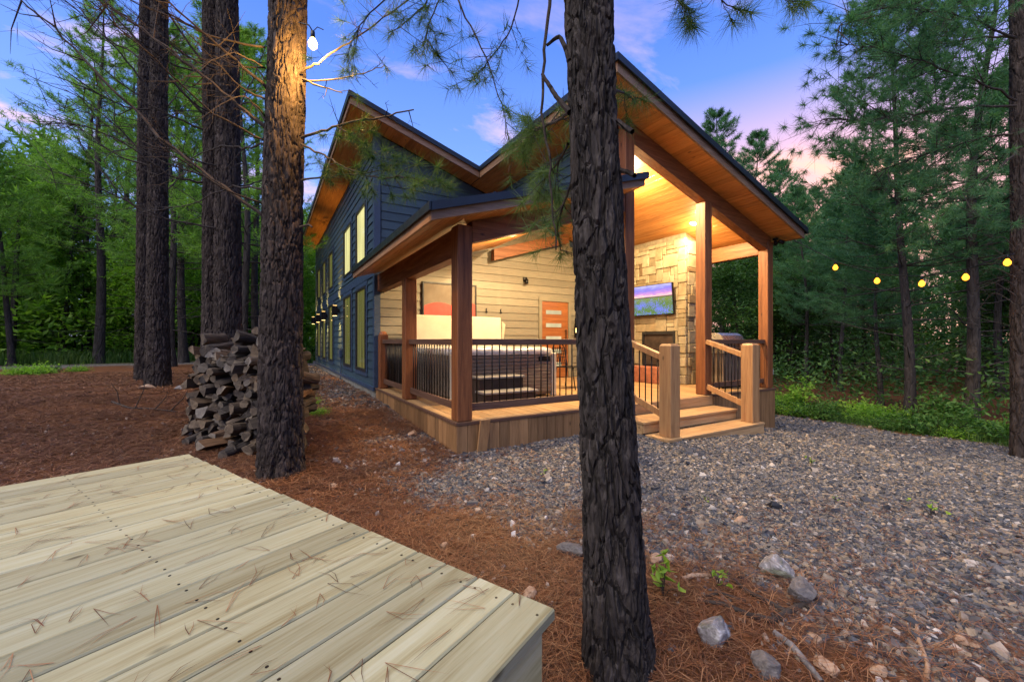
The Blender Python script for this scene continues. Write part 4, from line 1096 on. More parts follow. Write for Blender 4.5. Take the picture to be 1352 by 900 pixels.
# live sprays right of the lit trunk
px_limb(T2, [(398,182),(430,171),(470,160),(512,153),(546,145)], 3.95, 3.3, .014, .005, 50, twigs=4, tl=.25, mat='twig')
px_limb(T2, [(446,168),(462,176),(478,190),(490,205)], 3.7, 3.5, .006, .003, 51, twigs=12, tl=.2, tuft_at=(.3,.45,.6,.75,.9,1.), mat='twig', k=54)
px_limb(T2, [(398,190),(425,205),(452,220),(490,236),(530,232),(566,240)], 3.95, 3.2, .012, .003, 52, twigs=22, tl=.22, tuft_at=(.55,.68,.78,.86,.93,1.), mat='twig', k=54)
px_limb(T2, [(398,238),(430,234),(466,230),(500,226),(530,215)], 3.95, 3.5, .010, .003, 53, twigs=5, tl=.2, tuft_at=(.8,.9,1.), mat='twig')
px_limb(T2, [(399,95),(425,80),(455,60),(500,30),(545,-5)], 3.95, 3.5, .012, .004, 54, twigs=8, tl=.3, mat='twig', tuft_at=(.72,.85,1.), k=36, tw0=.6)
px_limb(T2, [(400,108),(440,106),(480,98),(508,86)], 3.95, 3.6, .009, .003, 55, twigs=6, tl=.25, mat='twig')
px_limb(T2, [(400,105),(425,115),(452,123)], 3.95, 3.6, .012, .004, 56, twigs=3, tl=.2, mat='twig')
px_limb(T2, [(396,300),(408,296),(412,300)], 3.9, 3.8, .012, .008, 57, twigs=0)
# hanging sprays at the top, from the near dark pine
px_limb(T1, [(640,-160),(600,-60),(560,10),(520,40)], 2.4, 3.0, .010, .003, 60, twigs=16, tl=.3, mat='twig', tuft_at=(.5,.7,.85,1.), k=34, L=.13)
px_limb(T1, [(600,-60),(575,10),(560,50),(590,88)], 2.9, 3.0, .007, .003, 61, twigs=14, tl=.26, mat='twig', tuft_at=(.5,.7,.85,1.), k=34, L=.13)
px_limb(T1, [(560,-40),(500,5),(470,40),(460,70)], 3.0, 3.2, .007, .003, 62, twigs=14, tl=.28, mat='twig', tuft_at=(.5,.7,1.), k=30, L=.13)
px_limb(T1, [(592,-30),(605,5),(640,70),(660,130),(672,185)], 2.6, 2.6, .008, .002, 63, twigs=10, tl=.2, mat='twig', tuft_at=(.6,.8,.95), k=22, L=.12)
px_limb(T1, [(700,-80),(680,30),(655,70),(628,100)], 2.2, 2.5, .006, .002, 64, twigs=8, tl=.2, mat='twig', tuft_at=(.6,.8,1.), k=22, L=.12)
px_limb(T1, [(733,-60),(722,40),(716,120),(722,200),(730,270),(734,330)], 1.75, 1.75, .0085, .003, 65, twigs=5, tl=.10, mat='twig', sub=False)
px_limb(T1, [(722,60),(740,45),(752,80)], 1.72, 1.62, .006, .010, 66, twigs=0, mat='bark')
px_limb(T1, [(752,148),(738,132),(724,112),(716,98)], 1.62, 1.72, .013, .007, 67, twigs=0, mat='bark')
px_limb(T1, [(815,160),(828,170),(835,174)], 1.58, 1.52, .011, .010, 68, twigs=0, mat='bark')
px_limb(T1, [(820,225),(832,228),(838,232)], 1.58, 1.5, .010, .009, 681, twigs=0, mat='bark')
px_limb(T1, [(752,150),(735,160),(700,175),(690,200)], 1.65, 2.3, .008, .003, 69, twigs=16, tl=.2, mat='twig', tuft_at=(.5,.6,.7,.8,.9,1.), k=50, L=.12, w=.0024)
px_limb(T1, [(750,190),(738,215),(715,240),(708,262)], 1.65, 2.2, .006, .003, 70, twigs=13, tl=.2, mat='twig', tuft_at=(.4,.5,.75,.9,1.), k=50, L=.12, w=.0024)
px_limb(T1, [(755,240),(744,270),(735,300),(740,330)], 1.65, 2.0, .006, .003, 71, twigs=8, tl=.14, mat='twig', tuft_at=(.5,.75,1.), k=40, L=.11, w=.002)
px_limb(T1, [(812,120),(824,122),(836,132)], 1.66, 2.0, .006, .003, 72, twigs=5, tl=.12, mat='twig', tuft_at=(.5,1.), k=50, L=.12, w=.0018)
px_limb(T1, [(790,-260),(850,-90),(880,-10),(905,8)], 2.2, 2.3, .007, .002, 73, twigs=6, tl=.14, mat='twig', tuft_at=(.8,.9,1.), k=40, L=.14)
px_limb(T1, [(850,-120),(930,-40),(960,10),(985,15)], 2.2, 2.3, .007, .002, 74, twigs=6, tl=.14, mat='twig', tuft_at=(.75,.88,1.), k=40, L=.14)
px_limb(T1, [(930,-60),(1010,-25),(1040,0)], 2.3, 2.4, .006, .002, 75, twigs=5, tl=.14, mat='twig', tuft_at=(.8,1.), k=40, L=.14)
# right-edge pine: live limbs reaching left over the drive
def live(parent, pxs, d0, d1, seed, n=16, tl=.75, tuft=42, L=.145):
    px_limb(parent, pxs, d0, d1, .018, .004, seed, twigs=n * 2, tl=tl, mat='twig', tuft_at=tuple(np.linspace(.3, 1, 26)), k=tuft, L=L, w=.0055, tuft_r=.13, nm='needlefar')
live(T5, [(1341,133),(1290,108),(1235,85),(1180,70),(1110,55)], 6.2, 5.6, 80, 26)
live(T5, [(1341,50),(1290,28),(1240,15),(1180,10)], 6.2, 5.5, 81, 20)
live(T5, [(1341,140),(1270,142),(1200,150),(1140,160),(1085,158)], 6.2, 6.0, 82, 26)
live(T5, [(1341,50),(1300,48),(1255,58),(1210,55),(1160,90)], 6.25, 6.8, 83, 20)
live(T5, [(1342,176),(1300,180),(1262,192),(1215,205),(1160,225)], 6.3, 7.0, 84, 20)
live(T5, [(1342,200),(1310,230),(1270,255),(1240,290)], 6.2, 5.8, 85, 12)
live(T5, [(1340,-20),(1280,-10),(1200,5),(1130,20),(1105,40)], 6.2, 5.2, 86, 22)
for i in range(7):
    y = 330 + i * 12; px_limb(T5, [(1341, y), (1325, y - 15 + rr_.uniform(-10, 10)), (1310, y + rr_.uniform(-30, 10)), (1285, y + rr_.uniform(-40, 20))], 6.2, 5.9 + rr_.random(), .008, .002, 90 + i, twigs=5, tl=.3)

# ------------------------------------------------------------------ platform in the foreground
C0 = Vector((.765, 1.022, 0)); plat = thing('wooden_platform', 'low platform of pale new pine boards strewn with brown needles, bottom left', 'platform', C0, R(204.6))
b = MB(); sb = MB(); pr = random.Random(9); NB = 20; bw = 3.06 / NB
for i in range(NB):
    a = R(-4.6) * i / NB; yc = -(i + .5) * bw; d = Vector((math.cos(a), math.sin(a), 0)); o = Vector((-.004 + pr.uniform(-.003, .003), yc, .451 + pr.uniform(-.001, .001)))
    b.bar(o, o + d * 3.7, bw - .0022 - pr.uniform(0, .002), .037, c=.005)
    for xx in (.06, .62, 1.2, 1.8, 2.4):
        for sg in (-.045, .045):
            q = o + d * xx + Vector((0, sg, .0187)); sb.lathe([(.0006, .0009), (.0045, .0009), (.0048, 0)], 8, Matrix.Translation(q))
b.build('deck_boards', M['platform'], plat); sb.build('screw_heads', M['black'], plat)
b = MB(); b.box(.03, 3.6, -.065, -.027, .20, .431, c=.004); b.box(.025, .063, -3.02, -.068, .20, .431, c=.004); b.build('rim_joist', M['platside'], plat)
b = MB()
for xx, yy in ((.12, -.12), (.12, -1.5), (.12, -2.9), (1.9, -.12), (1.9, -2.9)): b.box(xx - .045, xx + .045, yy - .045, yy + .045, -.3, .43, c=.004)
b.build('leg', M['platside'], plat)

# ------------------------------------------------------------------ needle litter, gravel
def needle_mesh(name, X, Y, Z, L, w, r, mat, lift=.35, pair=2):
    n = len(X); yaw = r.uniform(0, 6.283, n); Vs = []
    for q in range(pair):
        a = yaw + (q * r.uniform(.05, .35, n)); p = r.uniform(-lift * .2, lift, n)
        d = np.stack([np.cos(a) * np.cos(p), np.sin(a) * np.cos(p), np.sin(p)], -1); l = L * r.uniform(.7, 1.15, n)
        sd = np.stack([-np.sin(a), np.cos(a), np.zeros(n)], -1) * (w / 2)
        b0 = np.stack([X, Y, Z], -1); m_ = b0 + d * (l * .5)[:, None] + np.stack([-np.sin(a), np.cos(a), np.zeros(n)], -1) * (r.normal(size=n) * .012)[:, None]; e = b0 + d * l[:, None] * np.array([1, 1, .45])
        Vs.append(np.stack([b0 - sd, b0 + sd, m_ + sd, e, m_ - sd], 1))
    V = np.concatenate(Vs); n = len(V); i = np.arange(n)[:, None] * 5
    return np_mesh(name, V.reshape(-1, 3), [i + np.array([[0, 1, 2, 4]]), i + np.array([[4, 2, 3]])], M[mat])
t = NT('fallen needles'); isl = t.island()
M['litter'] = t.finish(t.ramp(isl, [(0, (.035,.015,.008)), (.35, (.105,.040,.017)), (.7, (.20,.075,.029)), (1, (.31,.165,.08))]), .6, 0, None, .3)
def inplat(x, y):
    dx, dy = x - C0.x, y - C0.y; a = R(204.6); u = dx * math.cos(a) + dy * math.sin(a); v = -dx * math.sin(a) + dy * math.cos(a)
    return (u > 0) & (v < 0) & (v > -3.06)
def scatter(n, x0, x1, y0, y1, r, dmin, dmax, prob):
    x = r.uniform(x0, x1, n); y = r.uniform(y0, y1, n); dep = x * SN + y * CS; xr = (x * CS - y * SN) / np.maximum(dep, .01)
    k = (dep > dmin) & (dep < dmax) & (np.abs(xr) < 1.42) & (r.random(n) < prob(x, y)); k &= ~((x > 1.85) & (x < 8.72) & (y > 4.34)) & ~((x > 1.85) & (y > 8.4) & (x < 8.7))
    return x[k], y[k]
r = np.random.default_rng(55)
lp = lambda x, y: np.clip(((1 - gravel_mask(x, y)) + .28 * (1 - gravel_mask(x - .55, y))) * (1 - (x > 10.2)) * (.30 + 1.1 * sstep(.38, .58, fbm(x * 1.5, y * 1.5, s=61))) + .04, 0, 1) * ~inplat(x, y)
sets = []
x, y = scatter(150000, -3.5, 4.5, .1, 4.2, r, .8, 3.4, lp); sets.append((x, y, .13, .0022))
x, y = scatter(230000, -7, 3, 2.5, 13, r, 3.4, 7.0, lp); sets.append((x, y, .15, .0042))
x, y = scatter(60000, -11, 2, 5, 16, r, 7.0, 14.0, lp); sets.append((x, y, .18, .009))
for i, (x, y, L, w) in enumerate(sets):
    tag(mobj('pine_needles', needle_mesh('pine_needles', x, y, gz(x, y) + r.uniform(.0, .022, len(x)), L, w, r, 'litter')), ('brown fallen pine needles carpeting the ground close to the platform', 'brown fallen pine needles on the ground around the woodpile', 'reddish fallen needles on the ground towards the gravel track')[i], 'pine needles', kind='stuff')
# needles lying on the platform
n = 460; u = r.uniform(.02, 3.0, n); v = r.uniform(.02, 3.0, n); a = R(204.6)
x = C0.x + u * math.cos(a) + v * math.sin(a); y = C0.y + u * math.sin(a) - v * math.cos(a)
tag(mobj('pine_needles', needle_mesh('pine_needles', x, y, np.full(n, .4735), np.random.default_rng(3).uniform(.09, .20, n), .0018, r, 'litter', .012)), 'loose brown pine needles lying on the pale platform boards', 'pine needles', kind='stuff')

t = NT('crushed stone'); isl = t.island()
c = t.ramp(isl, [(0, (.030,.032,.038)), (.3, (.062,.065,.074)), (.58, (.115,.112,.115)), (.76, (.175,.14,.10)), (.92, (.25,.195,.14)), (1, (.36,.335,.31))])
c = t.mix(1., c, t.ramp(t.noise(t.pos(), 45, 3), [(.3, .75), (.7, 1.15)]), 'MULTIPLY')
M['gravel'] = t.finish(c, .75, 0, None, .4)
CUB = np.array([[-1,-1,-1],[1,-1,-1],[1,1,-1],[-1,1,-1],[-1,-1,1],[1,-1,1],[1,1,1],[-1,1,1]], float)
CQ = np.array([[0,3,2,1],[4,5,6,7],[0,1,5,4],[1,2,6,5],[2,3,7,6],[3,0,4,7]])
def stones_mesh(name, x, y, z, size, r, mat, flatn=.42):
    n = len(x); s = size * np.exp(r.normal(size=n) * .35)
    sc3 = np.stack([s, s * r.uniform(.5, .95, n), s * r.uniform(flatn * .5, flatn * 1.3, n)], -1) * .5
    v = CUB[None] * (1 + r.normal(size=(n, 8, 3)) * .22); top = v[:, 4:, :2] * r.uniform(.45, .95, (n, 1, 1)); v[:, 4:, :2] = top
    v = v * sc3[:, None, :]
    ya = r.uniform(0, 6.283, n); ti = np.clip(r.normal(size=n) * .3, -.6, .6); tj = np.clip(r.normal(size=n) * .3, -.6, .6)
    v[:, :, 2] += v[:, :, 0] * np.tan(ti)[:, None] + v[:, :, 1] * np.tan(tj)[:, None]
    cx = v[:, :, 0] * np.cos(ya)[:, None] - v[:, :, 1] * np.sin(ya)[:, None]; cy = v[:, :, 0] * np.sin(ya)[:, None] + v[:, :, 1] * np.cos(ya)[:, None]
    V = np.stack([cx + x[:, None], cy + y[:, None], v[:, :, 2] + (z + sc3[:, 2] * .5)[:, None]], -1).reshape(-1, 3)
    return np_mesh(name, V, (np.arange(n)[:, None, None] * 8 + CQ[None]).reshape(-1, 4), M[mat])
gp = lambda x, y: np.clip(gravel_mask(x, y) + .012, 0, 1) * ~inplat(x, y)
gs = []
x, y = scatter(190000, .2, 6.5, -.6, 4.4, r, 1.0, 4.2, gp); gs.append((x, y, .020))
x, y = scatter(125000, .2, 11, -.6, 5.5, r, 4.2, 7.2, gp); gs.append((x, y, .025))
x, y = scatter(100000, .3, 12, -1, 21, r, 7.2, 20, gp); gs.append((x, y, .036))
for i, (x, y, s_) in enumerate(gs):
    tag(mobj('gravel', stones_mesh('gravel', x, y, gz(x, y), s_, r, 'gravel')), ('grey crushed stone of the yard in front of the near trunk', 'grey crushed stone of the yard before the porch steps', 'grey crushed stone of the drive and the strip beside the cabin')[i], 'gravel', kind='stuff')

# ------------------------------------------------------------------ rocks, roots, sticks
def rock_me(seed, sx, sy, sz, mat):
    import bmesh
    bm = bmesh.new(); bmesh.ops.create_icosphere(bm, subdivisions=5, radius=1.)
    P_ = np.array([v.co[:] for v in bm.verts]); rg = np.random.default_rng(seed)
    for _ in range(16):
        nrm = unit(rg.normal(size=3)); c_ = rg.uniform(.5, .82); dd = P_ @ nrm; P_ = P_ - np.outer(np.maximum(dd - c_, 0), nrm) * .92
    P_ *= (1 + .16 * (fbm(P_[:, 0] * 2.5 + seed, P_[:, 1] * 2.5, P_[:, 2] * 2.5, s=seed) - .5)[:, None] + .07 * (fbm(P_[:, 0] * 9, P_[:, 1] * 9 + seed, P_[:, 2] * 9, s=seed) - .5)[:, None])
    P_ *= (1 + .10 * (np.abs(fbm(P_[:, 0] * 5, P_[:, 1] * 5 + seed, P_[:, 2] * 7, s=seed + 3) - .5) * 2 - .3))[:, None]
    P_ *= np.array([sx, sy, sz])
    for v, c_ in zip(bm.verts, P_): v.co = c_
    me = bpy.data.meshes.new('rock'); bm.to_mesh(me); bm.free(); me.materials.append(M[mat]); me.polygons.foreach_set('use_smooth', [True] * len(me.polygons)); return me
def rockmat(name, a, b_, c_, moss=0.):
    t = NT(name); v = t.coord('Object'); n = t.noise(v, 14, 7, .65, .8); n2 = t.noise(t.coord('Object', (1, 1, 2)), 7, 4)
    c = t.ramp(n, [(.3, a), (.5, b_), (.7, c_)])
    if moss: c = t.mix(t.ramp(n2, [(.5, 0), (.62, moss)]), c, (.07,.085,.02))
    return t.finish(c, .85, 0, t.bump(n, .8, .02), .3)
M['rockwhite'] = rockmat('quartz streaked rock', (.10,.085,.075), (.24,.22,.21), (.58,.55,.54), .7)
M['rockgrey'] = rockmat('grey slate rock', (.07,.062,.06), (.14,.125,.115), (.24,.215,.20))
M['rocktan'] = rockmat('tan sandstone', (.20,.12,.07), (.36,.235,.15), (.48,.36,.26))
def on_ground(px, py):
    d = 1.35 * 540 / max(8, py - 450)
    for _ in range(30):
        x, y = PXY(px, d); d = d * .6 + .4 * (CAMZ - gzs(x, y)) * 540 / (py - 450)
    x, y = PXY(px, d); return x, y, gzs(x, y), d
def put_rock(px, py, w, h, mat, label, seed, group=None):
    x, y, z, d = on_ground(px, py + h * .4); sx = w / 2 * d / 540; sz = h / 2 * d / 540
    me = rock_me(seed, sx, sx * .75, sz * .95, mat); o = mobj('rock', me, None, (x, y, z + sz * .30)); o.rotation_euler = (0, 0, seed * 1.7 - YAW); tag(o, label, 'rock', group)
put_rock(940, 822, 66, 58, 'rockwhite', 'white veined mossy rock in the needles right of the dark trunk', 2)
put_rock(1012, 872, 50, 40, 'rockgrey', 'grey half-buried slab below the white veined rock', 5)
put_rock(1020, 740, 50, 40, 'rockwhite', 'pale split rock at the edge of the gravel above the bare roots', 7)
put_rock(1055, 770, 56, 46, 'rockgrey', 'long grey rock beside the pale split rock', 8)
put_rock(755, 720, 42, 22, 'rockgrey', 'flat grey stone just left of the dark trunk', 9)
put_rock(866, 735, 30, 12, 'rocktan', 'flat tan stone just right of the dark trunk', 10)
put_rock(699, 777, 34, 22, 'rocktan', 'tan stone close to the front corner of the platform', 12)
put_rock(978, 683, 20, 16, 'rocktan', 'lone tan stone out on the gravel', 13)
put_rock(1092, 876, 36, 20, 'rocktan', 'reddish flat stone at the bottom right among needles', 14)
put_rock(1162, 880, 30, 16, 'rocktan', 'rounded brown stone at the bottom edge, right of the reddish one', 15)
put_rock(1074, 838, 26, 12, 'rocktan', 'pale tan stone under the end of the bare roots', 16)
put_rock(1268, 842, 24, 14, 'rocktan', 'buff stone along the gravel edge at the far right', 17)
put_rock(1292, 852, 20, 13, 'rocktan', 'pinkish stone at the far right gravel edge, second from the frame', 18)
put_rock(586, 718, 16, 12, 'rocktan', 'small tan stone by the middle of the platform edge', 19)
put_rock(440, 640, 20, 8, 'rocktan', 'low tan stone in front of the lit trunk', 20)
put_rock(195, 509, 24, 9, 'rocktan', 'tan stone at the foot of the thick pine on the left', 21)
put_rock(236, 510, 18, 9, 'rockgrey', 'small grey stone right of the thick pine on the left', 22)
put_rock(545, 570, 22, 9, 'rocktan', 'orange tan stone lying beside the porch skirting', 23)
put_rock(410, 657, 16, 8, 'rockgrey', 'small grey stone near the far corner of the platform', 24)
# scattered small cobbles at the edge of the gravel
n = 420; xs = r.uniform(-.5, 4.5, 6000); ys = r.uniform(.2, 5.2, 6000); g_ = gravel_mask(xs, ys); k = (g_ > .12) & (g_ < .75) & ~inplat(xs, ys); xs, ys = xs[k][:n], ys[k][:n]
t = NT('edge cobbles'); isl = t.island(); M['cobble'] = t.finish(t.mix(1., t.ramp(isl, [(0, (.10,.09,.085)), (.5, (.27,.2,.14)), (.8, (.42,.33,.25)), (1, (.55,.52,.5))]), t.ramp(t.noise(t.pos(), 30, 4), [(.3, .7), (.7, 1.15)]), 'MULTIPLY'), .8, 0, None, .3)
tag(mobj('cobbles', stones_mesh('cobbles', xs, ys, gz(xs, ys) + .001, .026, r, 'cobble', .6)), 'larger broken stones mixed with needles along the edge of the gravel', 'stones', kind='stuff')
xs, ys = scatter(2600, -3, 4.2, .2, 8, r, 1, 9, lp)
tag(mobj('stone_chips', stones_mesh('stone_chips', xs, ys, gz(xs, ys) + .006, .019, r, 'cobble', .6)), 'pale stone and bark chips strewn through the fallen needles', 'chips', kind='stuff')
def gpath(pxs, lift=.01):
    out = []
    for px, py in pxs:
        x, y, z, d = on_ground(px, py); out.append((x, y, z + lift))
    return out
A = Acc(); A.tube(gpath([(920,795),(955,800),(990,815),(1020,822),(1045,808)], .012), [.006,.010,.012,.014,.016], 7); A.tube(gpath([(962,762),(985,782),(1010,795),(1040,812)], .012), [.006,.010,.012,.013], 7); A.tube(gpath([(1045,808),(1060,800),(1068,806)], .012), [.016,.012,.006], 7); A.tube(gpath([(925,790),(950,785),(985,796)], .01), [.004,.008,.007], 6)
o = mobj('surface_root', A.mesh('surface_root', [M['deadwood']], True)); tag(o, 'tangle of bare brown roots on the ground right of the white rock', 'roots')
A = Acc(); A.tube(gpath([(900,767),(915,762),(938,762)], .012), [.011,.013,.010], 7); o = mobj('stick', A.mesh('stick', [M['rocktan']], True)); tag(o, 'short pale stick between the two green seedlings', 'stick')
A = Acc(); A.tube(gpath([(1022,838),(1045,855),(1066,880),(1085,905)], .012), [.014,.014,.013,.012], 7); o = mobj('stick', A.mesh('stick', [M['rockgrey']], True)); tag(o, 'thick grey stick slanting past the half-buried slab at bottom right', 'stick')
A = Acc(); A.tube(gpath([(1208,815),(1214,850),(1225,880),(1224,900)], .010), [.006,.008,.009,.008], 7); o = mobj('stick', A.mesh('stick', [M['rocktan']], True)); tag(o, 'thin bent stick near the right end of the gravel edge', 'stick')
A = Acc(); A.tube(gpath([(148,532),(170,540),(200,541),(235,545)], .02), [.02,.015,.012,.006], 6); x, y, z, d = on_ground(170, 540)
for px, py, e in ((158, 536, (-.1, 0, .35)), (178, 541, (.1, .1, .45)), (205, 541, (.15, 0, .25)), (225, 544, (.2, .1, .3))):
    q = np.array(gpath([(px, py)], .02)[0]); A.tube([q, q + np.array(e) * .6 + [.03, 0, 0], q + np.array(e)], [.010, .006, .002], 5)
o = mobj('fallen_branch', A.mesh('fallen_branch', [M['deadwood']], True)); tag(o, 'dead fallen branch on the needles left of the woodpile', 'branch')

# ------------------------------------------------------------------ woodpile
t = NT('split firewood'); v = t.coord('Object', (9, 9, 1.2)); n = t.noise(v, 3, 6, .65, .5); ob = t.objrand()
c = t.ramp(ob, [(0, (.035,.030,.027)), (.35, (.065,.052,.042)), (.65, (.095,.066,.043)), (.88, (.14,.075,.036)), (1, (.13,.11,.09))])
M['logside'] = t.finish(t.mix(1., c, t.ramp(n, [(.3, .5), (.7, 1.2)]), 'MULTIPLY'), .9, 0, t.bump(n, .6, .02), .2)
t = NT('cut log ends'); v = t.coord('Object', (1, 1, .1)); n = t.noise(v, 30, 5, .65); wv = t.n('ShaderNodeTexWave', wave_type='RINGS', rings_direction='Z'); wv.inputs['Scale'].default_value = 26; wv.inputs['Distortion'].default_value = 3; t.l(v, wv.inputs[0]); ob = t.objrand()
c = t.ramp(ob, [(0, (.075,.064,.054)), (.4, (.125,.10,.075)), (.75, (.18,.128,.08)), (1, (.27,.235,.19))])
c = t.mix(1., c, t.ramp(wv.outputs[0], [(0, .72), (1, 1.08)]), 'MULTIPLY')
M['logend'] = t.finish(t.mix(1., c, t.ramp(n, [(.3, .6), (.7, 1.15)]), 'MULTIPLY'), .9, 0, t.bump(n, .5, .01), .2)
def log_me(seed):
    rg = np.random.default_rng(seed); kind = ('round', 'wedge', 'half', 'slab')[seed % 4]; Lh = .24
    if kind == 'round': prof = [(math.cos(a) * (1 + .06 * rg.normal()), math.sin(a) * (1 + .06 * rg.normal())) for a in np.arange(14) * 2 * math.pi / 14]
    elif kind == 'wedge': prof = [(-.95, -.75)] + [(math.cos(a) * 1.15, math.sin(a) * 1.15 - .05) for a in np.linspace(-.5, 1.35, 7)] + [(-.3, .35)]
    elif kind == 'half': prof = [(math.cos(a) * 1.1, math.sin(a) * 1.15 - .5) for a in np.linspace(.05, math.pi - .05, 9)] + [(-.5, -.58 + .08 * rg.normal()), (.5, -.55)]
    else: prof = [(-1.15, -.5), (1.1, -.55), (1.2, .15), (.7, .55), (-.6, .6), (-1.2, .2)]
    prof = np.array(prof); n = len(prof); V = []; q = 7
    for i in range(q):
        s_ = 1 + .05 * rg.normal(); j = prof * s_ + rg.normal(size=prof.shape) * .035 + rg.normal(size=2) * .03
        zz = (-1 + 2 * i / (q - 1)) * Lh + (rg.normal(size=n) * .008 if i in (0, q - 1) else 0)
        V.append(np.column_stack([j * .060, np.full(n, 0) + zz]))
    V = np.concatenate(V); b = MB(); b.v = [tuple(v_) for v_ in V]
    for i in range(q - 1):
        for j in range(n): b.f.append((i*n+j, i*n+(j+1)%n, (i+1)*n+(j+1)%n, (i+1)*n+j)); b.m.append(0)
    b.f.append(tuple(range(n))[::-1]); b.m.append(1); b.f.append(tuple((q-1)*n + j for j in range(n))); b.m.append(1)
    return b.mesh('split_log', [M['logside'], M['logend']]), kind
LOGS = [log_me(s_) for s_ in range(16)]
KN = {'round': 'round', 'wedge': 'wedge-shaped', 'half': 'half-round', 'slab': 'flat split'}
PA = Vector((*PXY(272, 5.75), 0)); PBv = Vector((*PXY(408, 4.75), 0)); ax = (PBv - PA).normalized(); Lp = (PBv - PA).length
nr = (Vector((ax.y, -ax.x, 0)) * .55 + Vector((.03, -1, 0)) * .6).normalized()
lr = random.Random(12); cnt = 0
def put_log(pos, tilt, label):
    global cnt
    me, kind = LOGS[lr.choice((0, 1, 2, 4, 5, 6, 8, 9, 10, 12, 13, 14, 1, 5, 9, 13, 3))]; s_ = lr.uniform(.82, 1.18)
    o = mobj('split_log', me, None, pos); q = (nr + ax * lr.uniform(-.5, .5) + Vector((0, 0, lr.uniform(-.12, .12) + tilt))).normalized()
    o.rotation_euler = (q.to_track_quat('Z', 'Y').to_matrix() @ Matrix.Rotation(lr.uniform(0, 6.28) if kind != 'slab' else lr.uniform(-.4, .4), 3, 'Z')).to_euler()
    o.scale = (s_, s_ * lr.uniform(.85, 1.1), lr.uniform(.85, 1.15)); tag(o, label.format(KN[kind]), 'firewood', 'split logs of the woodpile'); cnt += 1
LAY = 12
for row in range(LAY):
    n = 18 - (row % 2) - (1 if row > 8 else 0)
    sk_ = [i for i in range(n) if row == LAY - 1 and i not in (1, 2, 8, 9, 10, 14, 15)]
    for i in range(n):
        if i in sk_: continue
        u = (i + .5 + .5 * (row % 2)) / 18 * Lp
        pos = PA + ax * (u + lr.uniform(-.03, .03)) + nr * (lr.uniform(-.12, .12) + .012 * (LAY - row)); pos.z = gzs(pos.x, pos.y) + .05 + row * .100 + lr.uniform(-.018, .018)
        put_log(pos, lr.uniform(-.12, .12), '{} log, ' + f'{ordn(i)} from the left in the {ordn(row)} layer up of the woodpile')
for k, (u, v, zz) in enumerate(((.95, .0, 1.27), (1.1, -.05, 1.28), (1.5, .05, 1.26), (.25, .02, 1.26), (1.68, .02, 1.24), (1.3, .0, 1.34))):
    pos = PA + ax * u + nr * v; pos.z = gzs(pos.x, pos.y) + zz; put_log(pos, .1, '{} log lying loose on top of the woodpile, ' + f'{ordn(sorted((.95,1.1,1.5,.25,1.68,1.3)).index(u))} from the left')
for k, (u, v) in enumerate(((.35, .42), (.6, .45), (.9, .42), (1.15, .45), (1.3, .40))):
    pos = PA + ax * u + nr * v; pos.z = gzs(pos.x, pos.y) + .06; put_log(pos, lr.uniform(-.1, .15), '{} log fallen at the foot of the woodpile, ' + f'{ordn((.35, .6, .9, 1.15, 1.3).index(u))} from the left')

# ------------------------------------------------------------------ lit bulbs
bt = thing('tree_bulb', 'bright clear bulb in a black socket hung on the lit pine trunk', 'light bulb', P(413, 52, 3.74))
b = MB(); b.lathe([(.001, .072), (.018, .070), (.020, .02), (.016, .015)], 14); b.build('socket', M['black'], bt, smooth=True)
b = MB(); b.lathe([(.013, .015), (.024, .0), (.040, -.035), (.037, -.066), (.02, -.088), (.0005, -.094)], 16); b.build('bulb', M['bulbwhite'], bt, smooth=True)
b = MB(); b.tube([(0, 0, .07), (-.03, .02, .13), (-.11, .08, .16)], .006, 6); b.tube([(0, 0, .07), (.04, .02, .14), (.09, .0, .12)], .004, 6); b.build('cord', M['black'], bt, smooth=True)
ld = bpy.data.lights.new('bulb_lamp', 'POINT'); ld.energy = 80; ld.color = (1., .52, .13); ld.shadow_soft_size = .04
lo = bpy.data.objects.new('bulb_lamp', ld); lo.location = (0, 0, -.15); link(lo, bt)
sl = thing('string_lights', 'string of five glowing amber bulbs sagging from the pine at the right edge', 'string lights', P(1340, 338, 6.15))
pts = [(1340, 336, 6.15), (1330, 336, 6.15), (1275, 356, 6.5), (1217, 365, 6.9), (1158, 362, 7.4), (1103, 345, 8.0), (1050, 318, 8.6), (1000, 290, 9.2)]
W = [P(*q) for q in pts]; b = MB(); b.tube([q - sl.location for q in W], .009, 6); b.build('wire', M['black'], sl, smooth=True)
for px, py, d in pts[1:6]:
    c_ = P(px, py, d) - sl.location
    b = MB(); b.lathe([(.001, .0), (.016, -.002), (.017, -.06), (.012, -.065)], 12, Matrix.Translation(c_)); so = b.build('socket', M['black'], sl, smooth=True)
    b = MB(); b.lathe([(.012, -.062), (.026, -.082), (.042, -.115), (.037, -.148), (.016, -.168), (.0005, -.172)], 14, Matrix.Translation(c_)); b.build('bulb', M['bulb'], so, smooth=True)

